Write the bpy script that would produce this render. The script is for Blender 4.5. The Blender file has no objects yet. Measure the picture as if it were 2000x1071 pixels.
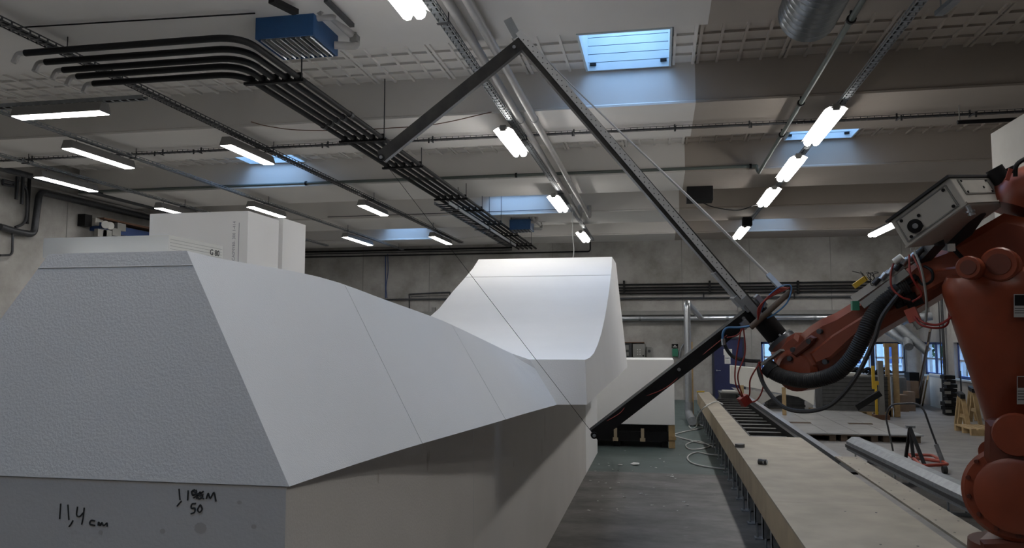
import bpy, bmesh, math, random
from mathutils import Vector
random.seed(7)
C = bpy.context.scene.collection
S = bpy.context.scene
# ------------------------------------------------------------------ camera (eye 2.1 m above the floor)
F = 1530.0; CX = 1000.0; CY = 535.5; H = 2.1
PI = math.atan(124.5 / F); YAW = math.atan(288 * math.cos(PI) / F)
cp, sp, cy_, sy_ = math.cos(PI), math.sin(PI), math.cos(YAW), math.sin(YAW)
cam = bpy.data.cameras.new('camera'); co = bpy.data.objects.new('camera', cam); C.objects.link(co)
cam.sensor_width = 36; cam.lens = F / 2000 * 36; cam.clip_start = 0.05; cam.clip_end = 300
co.location = (0, 0, H); co.rotation_euler = (math.pi / 2 + PI, 0, YAW); S.camera = co
# ------------------------------------------------------------------ world, exposure
S.view_settings.view_transform = 'Standard'; S.view_settings.look = 'None'
S.view_settings.gamma = 1; S.view_settings.exposure = -0.1; S.view_settings.use_curve_mapping = False
W = bpy.data.worlds.new('overcast_sky'); S.world = W; W.use_nodes = True
wn = W.node_tree.nodes; wl = W.node_tree.links
bg = wn['Background']; bg.inputs[1].default_value = 1.0
tc = wn.new('ShaderNodeTexCoord'); sx = wn.new('ShaderNodeSeparateXYZ'); mr = wn.new('ShaderNodeMapRange')   # overcast: zenith brighter than horizon
wl.new(tc.outputs['Generated'], sx.inputs[0]); wl.new(sx.outputs[2], mr.inputs['Value']); mr.inputs['To Min'].default_value = 1.0; mr.inputs['To Max'].default_value = 16.0
wl.new(mr.outputs[0], bg.inputs[1]); ns = wn.new('ShaderNodeTexNoise'); ns.inputs['Scale'].default_value = 2.5
rp = wn.new('ShaderNodeValToRGB'); rp.color_ramp.elements[0].color = (0.30, 0.50, 0.82, 1); rp.color_ramp.elements[1].color = (0.50, 0.68, 0.95, 1)
wl.new(tc.outputs['Generated'], ns.inputs['Vector']); wl.new(ns.outputs['Fac'], rp.inputs['Fac']); wl.new(rp.outputs['Color'], bg.inputs[0])
LAMP = 34.0      # strength of the fluorescent tubes

# pixel of the photograph -> point of the hall, on a plane whose place is known
def ray(px, py):
    u = (px - CX) / F; v = -(py - CY) / F
    fy = cp - v * sp; z = sp + v * cp
    return Vector((u * cy_ - fy * sy_, u * sy_ + fy * cy_, z))
O = Vector((0, 0, H))
def P(px, py, d): return O + ray(px, py) * d
def PY(px, py, Y): r = ray(px, py); return O + r * (Y / r.y)
def PX(px, py, X): r = ray(px, py); return O + r * (X / r.x)
def PZ(px, py, Z): r = ray(px, py); return O + r * ((Z - H) / r.z)
RN = Vector((-.513, -.858, 0))          # normal of the robot's arm plane
def PR(px, py, off=0.0): r = ray(px, py); return O + r * ((-5.0 + off) / r.dot(RN))

# ------------------------------------------------------------------ materials
def mat(name, col, rough=.6, metal=0., var=0., vscale=4., bump=0., bscale=60., emit=0., col2=None, spec=None):
    m = bpy.data.materials.new(name); m.use_nodes = True; n = m.node_tree.nodes; l = m.node_tree.links
    b = n['Principled BSDF']; b.inputs['Roughness'].default_value = rough; b.inputs['Metallic'].default_value = metal
    b.inputs['Base Color'].default_value = (*col, 1)
    if spec is not None: b.inputs['Specular IOR Level'].default_value = spec
    t = n.new('ShaderNodeTexCoord')
    if var or col2:
        c2 = col2 or tuple(max(0, c * (1 - var)) for c in col)
        no = n.new('ShaderNodeTexNoise'); no.inputs['Scale'].default_value = vscale; no.inputs['Detail'].default_value = 8
        r = n.new('ShaderNodeValToRGB'); r.color_ramp.elements[0].position = .35; r.color_ramp.elements[1].position = .65
        r.color_ramp.elements[0].color = (*c2, 1); r.color_ramp.elements[1].color = (*col, 1)
        l.new(t.outputs['Object'], no.inputs['Vector']); l.new(no.outputs['Fac'], r.inputs['Fac']); l.new(r.outputs['Color'], b.inputs['Base Color'])
    if bump:
        nb = n.new('ShaderNodeTexNoise'); nb.inputs['Scale'].default_value = bscale; nb.inputs['Detail'].default_value = 3
        bu = n.new('ShaderNodeBump'); bu.inputs['Strength'].default_value = bump; bu.inputs['Distance'].default_value = .02
        l.new(t.outputs['Object'], nb.inputs['Vector']); l.new(nb.outputs['Fac'], bu.inputs['Height']); l.new(bu.outputs['Normal'], b.inputs['Normal'])
    if emit:
        b.inputs['Emission Color'].default_value = (1, .97, .93, 1); b.inputs['Emission Strength'].default_value = emit
    return m
M = {}
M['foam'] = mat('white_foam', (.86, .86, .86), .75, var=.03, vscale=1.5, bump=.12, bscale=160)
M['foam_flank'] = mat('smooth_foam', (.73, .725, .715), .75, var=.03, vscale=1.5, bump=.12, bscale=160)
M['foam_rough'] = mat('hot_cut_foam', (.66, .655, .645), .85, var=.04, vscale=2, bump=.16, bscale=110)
M['foam_base'] = mat('dusty_foam', (.66, .64, .615), .8, var=.06, vscale=1.2, bump=.08, bscale=90)
M['foam_cream'] = mat('cream_foam_board', (.80, .79, .74), .8, var=.03, vscale=6)
M['foam_grey'] = mat('grey_foam_edge', (.50, .49, .46), .8, var=.05, vscale=6)
M['seam'] = mat('glue_seam', (.62, .62, .61), .8)
M['stain'] = mat('brown_stain', (.52, .49, .46), .85)
M['pen'] = mat('black_pen', (.03, .03, .03), .6)
M['print'] = mat('grey_print', (.30, .30, .34), .7)
M['metal'] = mat('galvanised_steel', (.30, .32, .34), .5, .6, var=.2, vscale=12)
M['alu'] = mat('aluminium', (.55, .58, .62), .3, .95, var=.1, vscale=20)
M['dark_metal'] = mat('dark_grey_steel', (.06, .063, .07), .45, .5, var=.3, vscale=9)
M['black'] = mat('black_paint', (.010, .010, .011), .6, var=.3, vscale=9, spec=.2)
M['black_worn'] = mat('worn_black_steel', (.012, .012, .013), .4, .0, col2=(.03, .029, .027), vscale=14)
M['pipe_black'] = mat('black_pipe', (.010, .010, .011), .55, spec=.25)
M['white_pipe'] = mat('white_painted_pipe', (.40, .39, .38), .45, .0, var=.1, vscale=6)
M['green_pipe'] = mat('grey_green_pipe', (.10, .12, .11), .5)
M['housing'] = mat('lamp_housing', (.24, .235, .23), .5)
M['lens'] = mat('lit_diffuser', (.9, .9, .9), .5, emit=LAMP)
M['lens_dim'] = mat('lit_diffuser_flat', (.9, .9, .9), .5, emit=LAMP * 1.1)
M['blue'] = mat('heater_blue', (.012, .065, .18), .5, var=.15, vscale=7)
M['blue_steel'] = mat('blue_steel', (.02, .05, .16), .5)
M['door_blue'] = mat('navy_door', (.012, .017, .075), .5, var=.15)
M['frame_blue'] = mat('blue_window_frame', (.03, .07, .25), .5)
M['frame_dark'] = mat('dark_window_frame', (.012, .015, .03), .5)
M['frame_white'] = mat('pale_glazing_bar', (.45, .5, .55), .5)
M['orange'] = mat('robot_orange', (.20, .036, .012), .4, var=.22, vscale=5)
M['orange_dark'] = mat('robot_orange_dark', (.11, .022, .009), .5, var=.3, vscale=7)
M['rubber'] = mat('black_rubber', (.016, .016, .017), .6)
M['red_cable'] = mat('red_cable', (.22, .015, .01), .5)
M['blue_cable'] = mat('blue_hose', (.04, .14, .30), .5)
M['white_cable'] = mat('pale_hose', (.5, .5, .48), .5)
M['box_white'] = mat('cabinet_white', (.42, .405, .375), .5, var=.08, vscale=8)
M['label'] = mat('white_sticker', (.4, .4, .4), .6)
M['ply'] = mat('plywood', (.34, .30, .24), .65, col2=(.27, .24, .19), vscale=3)
M['ply_side'] = mat('plywood_edge', (.42, .34, .23), .7, col2=(.35, .28, .19), vscale=3)
M['wood'] = mat('pine', (.42, .30, .15), .7, col2=(.32, .22, .11), vscale=8)
M['wood_dark'] = mat('dark_timber', (.12, .085, .06), .8, var=.3, vscale=8)
M['wood_brown'] = mat('brown_timber', (.12, .06, .035), .8)
M['yellow'] = mat('yellow_plastic', (.55, .36, .03), .5)
M['green'] = mat('green_plastic', (.02, .17, .10), .5)
M['paper'] = mat('paper', (.6, .6, .58), .8)
M['cardboard'] = mat('cardboard', (.20, .13, .08), .8, var=.2)
M['grey_sheet'] = mat('grey_board_sheet', (.085, .088, .09), .8, var=.25, vscale=6)
M['grey_box'] = mat('grey_enclosure', (.23, .23, .22), .5, .3, var=.1)
M['tile'] = mat('platform_board', (.34, .34, .335), .35, var=.25, vscale=2.5)
M['plank_white'] = mat('skylight_board', (.60, .68, .72), .6, var=.1, vscale=2)
M['red'] = mat('red_paint', (.30, .05, .03), .5)
M['leaf'] = mat('foliage', (.04, .10, .03), .8, var=.5, vscale=3)
M['bark'] = mat('bark', (.08, .06, .04), .9)
M['asphalt'] = mat('asphalt', (.12, .12, .12), .9)
M['facade'] = mat('pale_facade', (.40, .45, .5), .8, var=.1)
M['strip'] = mat('perforated_zinc_strip', (.5, .51, .52), .55, .1)
M['duct'] = mat('spiral_duct_steel', (.22, .235, .25), .32, .9, var=.15, vscale=5)
M['tape'] = mat('grey_tape', (.09, .09, .09), .5)
def glass():
    m = bpy.data.materials.new('window_glass'); m.use_nodes = True; n = m.node_tree.nodes; l = m.node_tree.links
    n.remove(n['Principled BSDF']); t = n.new('ShaderNodeBsdfTransparent'); g = n.new('ShaderNodeBsdfGlossy'); g.inputs['Roughness'].default_value = .03
    t.inputs[0].default_value = (.86, .92, .97, 1); x = n.new('ShaderNodeMixShader'); x.inputs[0].default_value = .07
    l.new(t.outputs[0], x.inputs[1]); l.new(g.outputs[0], x.inputs[2]); l.new(x.outputs[0], n['Material Output'].inputs[0]); return m
M['glass'] = glass()
def roof_paint():      # white paint up to x = 0.56, an older brownish paint beyond
    m = mat('roof_paint', (.5, .47, .44), .8); n = m.node_tree.nodes; l = m.node_tree.links; b = n['Principled BSDF']
    t = n.new('ShaderNodeTexCoord'); s = n.new('ShaderNodeSeparateXYZ'); g = n.new('ShaderNodeMath'); g.operation = 'GREATER_THAN'; g.inputs[1].default_value = .56
    no = n.new('ShaderNodeTexNoise'); no.inputs['Scale'].default_value = .9; no.inputs['Detail'].default_value = 6
    a = n.new('ShaderNodeMixRGB'); a.inputs[1].default_value = (.64, .62, .595, 1); a.inputs[2].default_value = (.74, .72, .695, 1)
    c = n.new('ShaderNodeMixRGB'); c.inputs[1].default_value = (.33, .29, .25, 1); c.inputs[2].default_value = (.40, .355, .315, 1)
    o = n.new('ShaderNodeMixRGB')
    l.new(t.outputs['Object'], s.inputs[0]); l.new(s.outputs[0], g.inputs[0]); l.new(t.outputs['Object'], no.inputs['Vector'])
    for q in (a, c): l.new(no.outputs['Fac'], q.inputs[0])
    l.new(g.outputs[0], o.inputs[0]); l.new(a.outputs[0], o.inputs[1]); l.new(c.outputs[0], o.inputs[2]); l.new(o.outputs[0], b.inputs['Base Color'])
    return m
M['roof'] = roof_paint()
def wall_paint():      # grimy painted concrete, panel joints every 2.4 m
    m = mat('wall_paint', (.5, .48, .46), .8, bump=.1, bscale=25); n = m.node_tree.nodes; l = m.node_tree.links; b = n['Principled BSDF']
    t = n.new('ShaderNodeTexCoord'); no = n.new('ShaderNodeTexNoise'); no.inputs['Scale'].default_value = .8; no.inputs['Detail'].default_value = 10; no.inputs['Roughness'].default_value = .65
    r = n.new('ShaderNodeValToRGB'); r.color_ramp.elements[0].position = .3; r.color_ramp.elements[0].color = (.19, .18, .165, 1)
    r.color_ramp.elements[1].position = .6; r.color_ramp.elements[1].color = (.37, .36, .345, 1)
    l.new(t.outputs['Object'], no.inputs['Vector']); l.new(no.outputs['Fac'], r.inputs['Fac']); l.new(r.outputs['Color'], b.inputs['Base Color']); return m
M['wall'] = wall_paint()
def floor_paint():     # worn dark concrete, green paint on the aisle past y = 12.6
    m = mat('floor_concrete', (.1, .1, .1), .55, bump=.15, bscale=9); n = m.node_tree.nodes; l = m.node_tree.links; b = n['Principled BSDF']
    t = n.new('ShaderNodeTexCoord'); s = n.new('ShaderNodeSeparateXYZ'); l.new(t.outputs['Object'], s.inputs[0])
    mp = n.new('ShaderNodeMapping'); mp.inputs['Scale'].default_value = (.9, 1.5, 1); l.new(t.outputs['Object'], mp.inputs[0])
    no = n.new('ShaderNodeTexNoise'); no.inputs['Scale'].default_value = 1.4; no.inputs['Detail'].default_value = 12; no.inputs['Roughness'].default_value = .7; l.new(mp.outputs[0], no.inputs['Vector'])
    r = n.new('ShaderNodeValToRGB'); e = r.color_ramp.elements; e[0].position = .3; e[0].color = (.035, .033, .032, 1); e[1].position = .68; e[1].color = (.19, .18, .172, 1); l.new(no.outputs['Fac'], r.inputs['Fac'])
    g = n.new('ShaderNodeValToRGB'); e = g.color_ramp.elements; e[0].position = .3; e[0].color = (.05, .07, .068, 1); e[1].position = .75; e[1].color = (.10, .135, .13, 1); l.new(no.outputs['Fac'], g.inputs['Fac'])
    h = n.new('ShaderNodeValToRGB'); e = h.color_ramp.elements; e[0].position = .3; e[0].color = (.12, .115, .11, 1); e[1].position = .7; e[1].color = (.27, .255, .24, 1); l.new(no.outputs['Fac'], h.inputs['Fac'])
    gl = n.new('ShaderNodeMath'); gl.operation = 'LESS_THAN'; gl.inputs[1].default_value = -3.2; l.new(s.outputs[0], gl.inputs[0])   # unseen bay left of the foam, made paler to bounce light onto the ceiling
    mx = n.new('ShaderNodeMath'); mx.operation = 'MAXIMUM'; l.new(gl.outputs[0], mx.inputs[0])
    h2 = n.new('ShaderNodeMixRGB'); h2.inputs[2].default_value = (.36, .35, .33, 1)
    fine = n.new('ShaderNodeTexNoise'); fine.inputs['Scale'].default_value = 7; fine.inputs['Detail'].default_value = 8; l.new(mp.outputs[0], fine.inputs['Vector'])
    fr = n.new('ShaderNodeValToRGB'); e = fr.color_ramp.elements; e[0].position = .68; e[0].color = (0, 0, 0, 1); e[1].position = .73; e[1].color = (.6, .6, .6, 1); l.new(fine.outputs['Fac'], fr.inputs['Fac'])
    gy = n.new('ShaderNodeMath'); gy.operation = 'GREATER_THAN'; gy.inputs[1].default_value = 12.6; l.new(s.outputs[1], gy.inputs[0])
    gx = n.new('ShaderNodeMath'); gx.operation = 'GREATER_THAN'; gx.inputs[1].default_value = 1.2; l.new(s.outputs[0], gx.inputs[0])
    a = n.new('ShaderNodeMixRGB'); l.new(gy.outputs[0], a.inputs[0]); l.new(r.outputs[0], a.inputs[1]); l.new(g.outputs[0], a.inputs[2])
    c = n.new('ShaderNodeMixRGB'); l.new(gx.outputs[0], mx.inputs[1]); l.new(mx.outputs[0], c.inputs[0]); l.new(a.outputs[0], c.inputs[1]); l.new(gl.outputs[0], h2.inputs[0]); l.new(h.outputs[0], h2.inputs[1]); l.new(h2.outputs[0], c.inputs[2])
    d = n.new('ShaderNodeMixRGB'); d.inputs[2].default_value = (.34, .34, .33, 1); l.new(fr.outputs[0], d.inputs[0]); l.new(c.outputs[0], d.inputs[1]); l.new(d.outputs[0], b.inputs['Base Color']); return m
M['floor'] = floor_paint()

# ------------------------------------------------------------------ mesh builder
class MB:
    def __init__(s): s.v = []; s.f = []; s.m = []; s.sm = []
    def add(s, vs, fs, mi=0, smooth=False):
        k = len(s.v); s.v += [Vector(p) for p in vs]
        for f in fs: s.f.append([k + i for i in f]); s.m.append(mi); s.sm.append(smooth)
        return s
    def box(s, x0, x1, y0, y1, z0, z1, mi=0):
        return s.add([(x0, y0, z0), (x1, y0, z0), (x1, y1, z0), (x0, y1, z0), (x0, y0, z1), (x1, y0, z1), (x1, y1, z1), (x0, y1, z1)],
                     [(0, 3, 2, 1), (4, 5, 6, 7), (0, 1, 5, 4), (1, 2, 6, 5), (2, 3, 7, 6), (3, 0, 4, 7)], mi)
    def hexa(s, a, b, mi=0):      # two quads a, b (4 points each)
        return s.add(list(a) + list(b), [(0, 3, 2, 1), (4, 5, 6, 7), (0, 1, 5, 4), (1, 2, 6, 5), (2, 3, 7, 6), (3, 0, 4, 7)], mi)
    def prism(s, pts, vec, mi=0):
        n = len(pts); v = Vector(vec); a = [Vector(p) for p in pts]
        return s.add(a + [p + v for p in a], [tuple(range(n - 1, -1, -1)), tuple(range(n, 2 * n))] + [(i, (i + 1) % n, n + (i + 1) % n, n + i) for i in range(n)], mi)
    def bprism(s, pts, vec, bev, mi=0):   # prism with bevelled rims
        a = [Vector(p) for p in pts]; n = len(a); c = sum(a, Vector()) / n; v = Vector(vec); u = v.normalized()
        def inset(q, d):
            o = []
            for i in range(n):
                e0 = (q[i] - q[i - 1]).normalized(); e1 = (q[(i + 1) % n] - q[i]).normalized()
                n0 = e0.cross(u); n1 = e1.cross(u); w = (n0 + n1)
                w = w.normalized() if w.length > 1e-5 else n0
                o.append((q[i], w, max(.5, n0.dot(w))))
            area = sum(((o[i][0] - c).cross(o[(i + 1) % n][0] - c)).dot(u) for i in range(n))
            sg = -1 if area > 0 else 1
            return [p + w * (sg * d / k) for p, w, k in o]
        ins = inset(a, bev)
        rings = [ins, [p + u * bev for p in a], [p + v - u * bev for p in a], [p + v for p in ins]]
        return s.loft(rings, mi, True, closed=True, caps=True)
    def loft(s, rings, mi=0, smooth=True, closed=True, caps=True):
        n = len(rings[0]); vs = [p for r in rings for p in r]; fs = []
        for k in range(len(rings) - 1):
            for i in range(n if closed else n - 1):
                j = (i + 1) % n; fs.append((k * n + i, k * n + j, (k + 1) * n + j, (k + 1) * n + i))
        if caps and closed:
            fs.append(tuple(range(n - 1, -1, -1))); fs.append(tuple(range((len(rings) - 1) * n, len(rings) * n)))
        return s.add(vs, fs, mi, smooth)
    def tube(s, path, r, n=8, mi=0, caps=True, closed=False):
        path = [Vector(p) for p in path]; rr = r if isinstance(r, (list, tuple)) else [r] * len(path)
        t0 = (path[1] - path[0]).normalized(); up = Vector((0, 0, 1)) if abs(t0.z) < .9 else Vector((1, 0, 0))
        nrm = t0.cross(up).normalized(); rings = []
        for i, p in enumerate(path):
            a = path[max(0, i - 1)]; b = path[min(len(path) - 1, i + 1)]; t = (b - a).normalized()
            nrm = (nrm - t * nrm.dot(t)).normalized(); bn = t.cross(nrm)
            rings.append([p + (nrm * math.cos(2 * math.pi * k / n) + bn * math.sin(2 * math.pi * k / n)) * rr[i] for k in range(n)])
        return s.loft(rings, mi, True, True, caps)
    def cyl(s, a, b, r, n=16, mi=0, r2=None): return s.tube([a, b], [r, r if r2 is None else r2], n, mi)
    def bar(s, a, b, w, h, up=(0, 0, 1), mi=0):      # rectangular bar, w across, h along 'up'
        a = Vector(a); b = Vector(b); t = (b - a).normalized(); sd = t.cross(Vector(up)).normalized(); u = sd.cross(t)
        q = [(-w / 2, -h / 2), (w / 2, -h / 2), (w / 2, h / 2), (-w / 2, h / 2)]
        return s.hexa([a + sd * x + u * y for x, y in q], [b + sd * x + u * y for x, y in q], mi)
    def build(s, name, mats, parent=None, origin=None, bevel=0):
        if not isinstance(mats, (list, tuple)): mats = [mats]
        if parent is not None: org = Vector(parent.get('_o', (0, 0, 0)))
        else: org = Vector(origin) if origin is not None else Vector()
        me = bpy.data.meshes.new(name); me.from_pydata([tuple(p - org) for p in s.v], [], s.f)
        for m in mats: me.materials.append(M[m] if isinstance(m, str) else m)
        for i, p in enumerate(me.polygons): p.material_index = s.m[i]; p.use_smooth = s.sm[i]
        bm = bmesh.new(); bm.from_mesh(me); bmesh.ops.recalc_face_normals(bm, faces=bm.faces)
        for e in bm.edges:
            if len(e.link_faces) == 2 and e.calc_face_angle(0) > .7: e.smooth = False
        bm.to_mesh(me); bm.free()
        o = bpy.data.objects.new(name, me); C.objects.link(o); o['_o'] = tuple(org)
        if parent is not None: o.parent = parent
        else: o.location = org
        if bevel:
            bv = o.modifiers.new('bevel', 'BEVEL'); bv.width = bevel; bv.segments = 2; bv.limit_method = 'ANGLE'
        return o
def tag(o, label, cat, group=None, kind=None):
    o['label'] = label; o['category'] = cat
    if group: o['group'] = group
    if kind: o['kind'] = kind
    return o
def thing(name, label, cat, loc=(0, 0, 0), group=None):
    o = bpy.data.objects.new(name, None); C.objects.link(o); o.location = loc; o.empty_display_size = .2; o['_o'] = tuple(loc)
    return tag(o, label, cat, group)
def struct(name, mb, m, parent=None, **k):
    o = mb.build(name, m, parent, **k)
    if parent is None: o['kind'] = 'structure'
    return o
def fillet(path, rad, n=5):
    path = [Vector(p) for p in path]; out = [path[0]]
    for i in range(1, len(path) - 1):
        a, b, c = path[i - 1], path[i], path[i + 1]; r = min(rad, (a - b).length * .49, (c - b).length * .49)
        p = b + (a - b).normalized() * r; q = b + (c - b).normalized() * r
        for k in range(n + 1):
            t = k / n; out.append(p * (1 - t) ** 2 + b * 2 * t * (1 - t) + q * t * t)
    return out + [path[-1]]
def smooth_path(pts, k=6):      # Catmull-Rom through the points
    pts = [Vector(p) for p in pts]; q = [pts[0] * 2 - pts[1]] + pts + [pts[-1] * 2 - pts[-2]]; out = []
    for i in range(1, len(q) - 2):
        for j in range(k):
            t = j / k; a, b, c, d = q[i - 1:i + 3]
            out.append(.5 * ((2 * b) + (c - a) * t + (2 * a - 5 * b + 4 * c - d) * t * t + (3 * b - a - 3 * c + d) * t ** 3))
    return out + [pts[-1]]
def text_mb(txt, size, origin, right, up, depth=.002):
    cu = bpy.data.curves.new('t', 'FONT'); cu.body = txt; cu.size = size; cu.extrude = depth; cu.align_x = 'CENTER'; cu.align_y = 'CENTER'; cu.resolution_u = 2
    o = bpy.data.objects.new('t', cu); C.objects.link(o); bpy.context.view_layer.update()
    dg = bpy.context.evaluated_depsgraph_get(); me = bpy.data.meshes.new_from_object(o.evaluated_get(dg))
    r = Vector(right).normalized(); u = Vector(up).normalized(); n = r.cross(u); org = Vector(origin); mb = MB()
    mb.add([org + r * v.co.x + u * v.co.y + n * v.co.z for v in me.vertices], [tuple(p.vertices) for p in me.polygons])
    bpy.data.objects.remove(o); bpy.data.meshes.remove(me); bpy.data.curves.remove(cu); return mb

# ================================================================== STRUCTURE
XL = -13.4; XR = PY(1795, 660, 27.4).x; YB = 27.4; YF = -7.0
ZB = 5.45; ZC = 6.06
def holed(mb, axis, c0, c1, u0, u1, v0, v1, holes, mi=0):
    """slab with rectangular holes; axis is the thickness axis from c0 to c1"""
    us = sorted({u0, u1} | {h[0] for h in holes} | {h[1] for h in holes}); vs = sorted({v0, v1} | {h[2] for h in holes} | {h[3] for h in holes})
    for i in range(len(us) - 1):
        j = 0
        while j < len(vs) - 1:
            um = (us[i] + us[i + 1]) / 2
            ins = lambda q: any(h[0] < um < h[1] and h[2] < (vs[q] + vs[q + 1]) / 2 < h[3] for h in holes)
            if ins(j): j += 1; continue
            k = j
            while k + 1 < len(vs) - 1 and not ins(k + 1): k += 1
            a, b, lo, hi = us[i], us[i + 1], vs[j], vs[k + 1]
            if axis == 'y': mb.box(a, b, c0, c1, lo, hi, mi)
            elif axis == 'x': mb.box(c0, c1, a, b, lo, hi, mi)
            else: mb.box(a, b, lo, hi, c0, c1, mi)
            j = k + 1
    return mb
b = MB(); b.box(XL - .3, XR + .3, YF - .3, YB + .3, -.25, 0); struct('floor', b, 'floor')
# back wall windows: rectangles in x, z
def rectY(x0, y0, x1, y1, Y): a = PY(x0, y0, Y); c = PY(x1, y1, Y); return (a.x, c.x, c.z, a.z)
def rectX(x0, y0, x1, y1, X): a = PX(x0, y0, X); c = PX(x1, y1, X); return tuple(sorted((a.y, c.y))) + (c.z, a.z)
w1 = rectY(1486, 668, 1545, 752, YB); w2 = rectY(1640, 668, 1774, 735, YB)
w3 = rectX(1800, 668, 1845, 742, XR); w4 = rectX(1862, 667, 1905, 750, XR)
w1 = (w1[0], w1[1], .95, w1[3]); w2 = (w2[0], w2[1], .95, w1[3]); w3 = (w3[0], w3[1], .95, w1[3]); w4 = (w4[0], w4[1], .95, w1[3])
b = MB(); holed(b, 'y', YB, YB + .3, XL - .3, XR + .3, 0, 6.4, [w1, w2]); struct('wall_back', b, 'wall')
b = MB(); holed(b, 'x', XR, XR + .3, YF - .3, YB, 0, 6.4, [w3, w4]); struct('wall_right', b, 'wall')
b = MB(); b.box(XL - .3, XL, YF - .3, YB, 0, 6.4); struct('wall_left', b, 'wall')
b = MB(); b.box(XL, XR, YF - .3, YF, 0, 6.4); struct('wall_front', b, 'wall')
n_win = 0
def window(axis, r, frame, c, cols, bar_z, fm2=None):
    global n_win; n_win += 1
    u0, u1, z0, z1 = r; d0, d1 = c + .10, c + .18; t = .07
    def bx(mb, a0, a1, e0, e1, dd0=d0, dd1=d1): (mb.box(a0, a1, dd0, dd1, e0, e1) if axis == 'y' else mb.box(dd0, dd1, a0, a1, e0, e1))
    fr = MB(); bx(fr, u0, u1, z0, z0 + t); bx(fr, u0, u1, z1 - t, z1); bx(fr, u0, u0 + t, z0, z1); bx(fr, u1 - t, u1, z0, z1)
    for k in range(1, cols): u = u0 + (u1 - u0) * k / cols; bx(fr, u - .06, u + .06, z0, z1)
    o = struct('window_%d' % n_win, fr, frame)
    s = MB()
    for k in range(cols):
        a = u0 + (u1 - u0) * k / cols + .09; e = u0 + (u1 - u0) * (k + 1) / cols - .09
        bx(s, a, e, bar_z - .03, bar_z + .03, d0 + .01, d1 - .01); bx(s, a, a + .04, z0 + t, z1 - t, d0 + .01, d1 - .01); bx(s, e - .04, e, z0 + t, z1 - t, d0 + .01, d1 - .01)
    s.build('glazing_bar', fm2 or 'frame_white', o)
    g = MB(); bx(g, u0 + t, u1 - t, z0 + t, z1 - t, d0 + .03, d0 + .036); g.build('pane', 'glass', o)
    sl = MB(); bx(sl, u0 - .05, u1 + .05, z0 - .05, z0, c - .06, c + .2); sl.build('window_sill', 'frame_white', o)
    return o
window('y', w1, 'frame_blue', YB, 1, 1.45); window('y', w2, 'frame_dark', YB, 2, 1.45)
window('x', w3, 'frame_blue', XR, 2, 1.45); window('x', w4, 'frame_blue', XR, 1, 1.45)
# panel joints of the back and left wall
n_trim = 0
def trim(mb, m, **k):
    global n_trim; n_trim += 1
    return struct('trim_%d' % n_trim, mb, m, **k)
b = MB()
for px in (708, 838, 1080, 1333, 1466, 1625, 1765):
    x = PY(px, 600, YB).x; b.box(x - .012, x + .012, YB - .006, YB, .0, ZB)
trim(b, 'grey_box')
b = MB()
for px in (131,): y = PX(px, 430, XL).y; b.box(XL, XL + .006, y - .012, y + .012, 0, ZB)
b.box(XL, XL + .006, 19.0, 19.03, 0, ZB); trim(b, 'grey_box')
# roof: wide beams across the hall with coffered slabs between them
beams = [(-7.0, -5.9), (-3.03, -1.15), (1.74, 3.6), (6.51, 8.37), (11.28, 13.14), (16.05, 18.0), (20.82, 22.9), (25.6, 27.4)]
for f, k in beams:
    b = MB()
    prof = [(f, ZC), (f, ZB + .05), (f - .03, ZB + .03), (f - .03, ZB), (k + .03, ZB), (k + .03, ZB + .03), (k, ZB + .05), (k, ZC)]
    if k > 27: prof = [(f, ZC), (f, ZB + .05), (f - .03, ZB + .03), (f - .03, ZB), (k, ZB), (k, ZC)]
    if f < -6.9: prof = [(f, ZC), (f, ZB), (k + .03, ZB), (k + .03, ZB + .03), (k, ZB + .05), (k, ZC)]
    b.prism([(XL, y, z) for y, z in prof], (XR - XL, 0, 0)); trim(b, 'roof')
sky = []    # skylights: x0, x1, y0, y1
a = PY(1149, 125, 11.28).x; sky.append((a, PY(1306, 120, 11.28).x, 9.85, 11.22))
a = PY(1534, 275, 16.0).x; sky.append((a, PY(1662, 275, 16.0).x, 14.6, 15.99))
a = PY(490, 325, 16.0).x; sky.append((a, a + 1.3, 14.6, 15.99))
a = PY(1012, 418, 20.8).x; sky.append((a - .75, a + .75, 19.4, 20.76))
a = PY(1500, 430, 25.6).x; sky.append((a - .65, a + .65, 24.2, 25.54)); a = PY(795, 450, 25.6).x; sky.append((a - .65, a + .65, 24.2, 25.54))
sky += [(-8.65, -7.35, 4.6, 5.9), (-1.3, .2, 4.6, 6.0), (-2.6, -1.2, -.4, 1.0)]  # three unseen skylights, added to light the foam from above
b = MB()
holed(b, 'z', ZC, ZC + .25, XL - .3, XR + .3, YF - .3, YB + .3, [(q[0] - .04, q[1] + .04, q[2] - .04, q[3] + .04) for q in sky])
for i in range(len(beams) - 1):     # ribs of the waffle slab
    y0 = beams[i][1]; y1 = beams[i + 1][0]
    if y1 < 8: continue
    hol = [s for s in sky if s[2] > y0 - .1 and s[3] < y1 + .1]
    x = .56 - 1.2 * 12; c = 0
    while x < XR:
        w = .055 if c % 4 == 0 else .018; hgt = .035
        if XL < x < XR and not any(s[0] - .05 < x < s[1] + .05 for s in hol):
            b.box(x - w, x - w * .25 if c % 4 == 0 else x + w, y0, y1, ZC - hgt, ZC)
            if c % 4 == 0: b.box(x + w * .25, x + w, y0, y1, ZC - hgt, ZC)
        x += .3; c += 1
    nr = int((y1 - y0) / .35)
    for k in range(1, nr):
        y = y0 + (y1 - y0) * k / nr; segs = [(XL, XR)]
        for s in hol:
            if s[2] - .05 < y < s[3] + .05: segs = [q for a_, e_ in segs for q in ((a_, min(e_, s[0] - .04)), (max(a_, s[1] + .04), e_)) if q[1] > q[0]]
        for a_, e_ in segs: b.box(a_, e_, y - .016, y + .016, ZC - .032, ZC)
struct('ceiling', b, 'roof')
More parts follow.
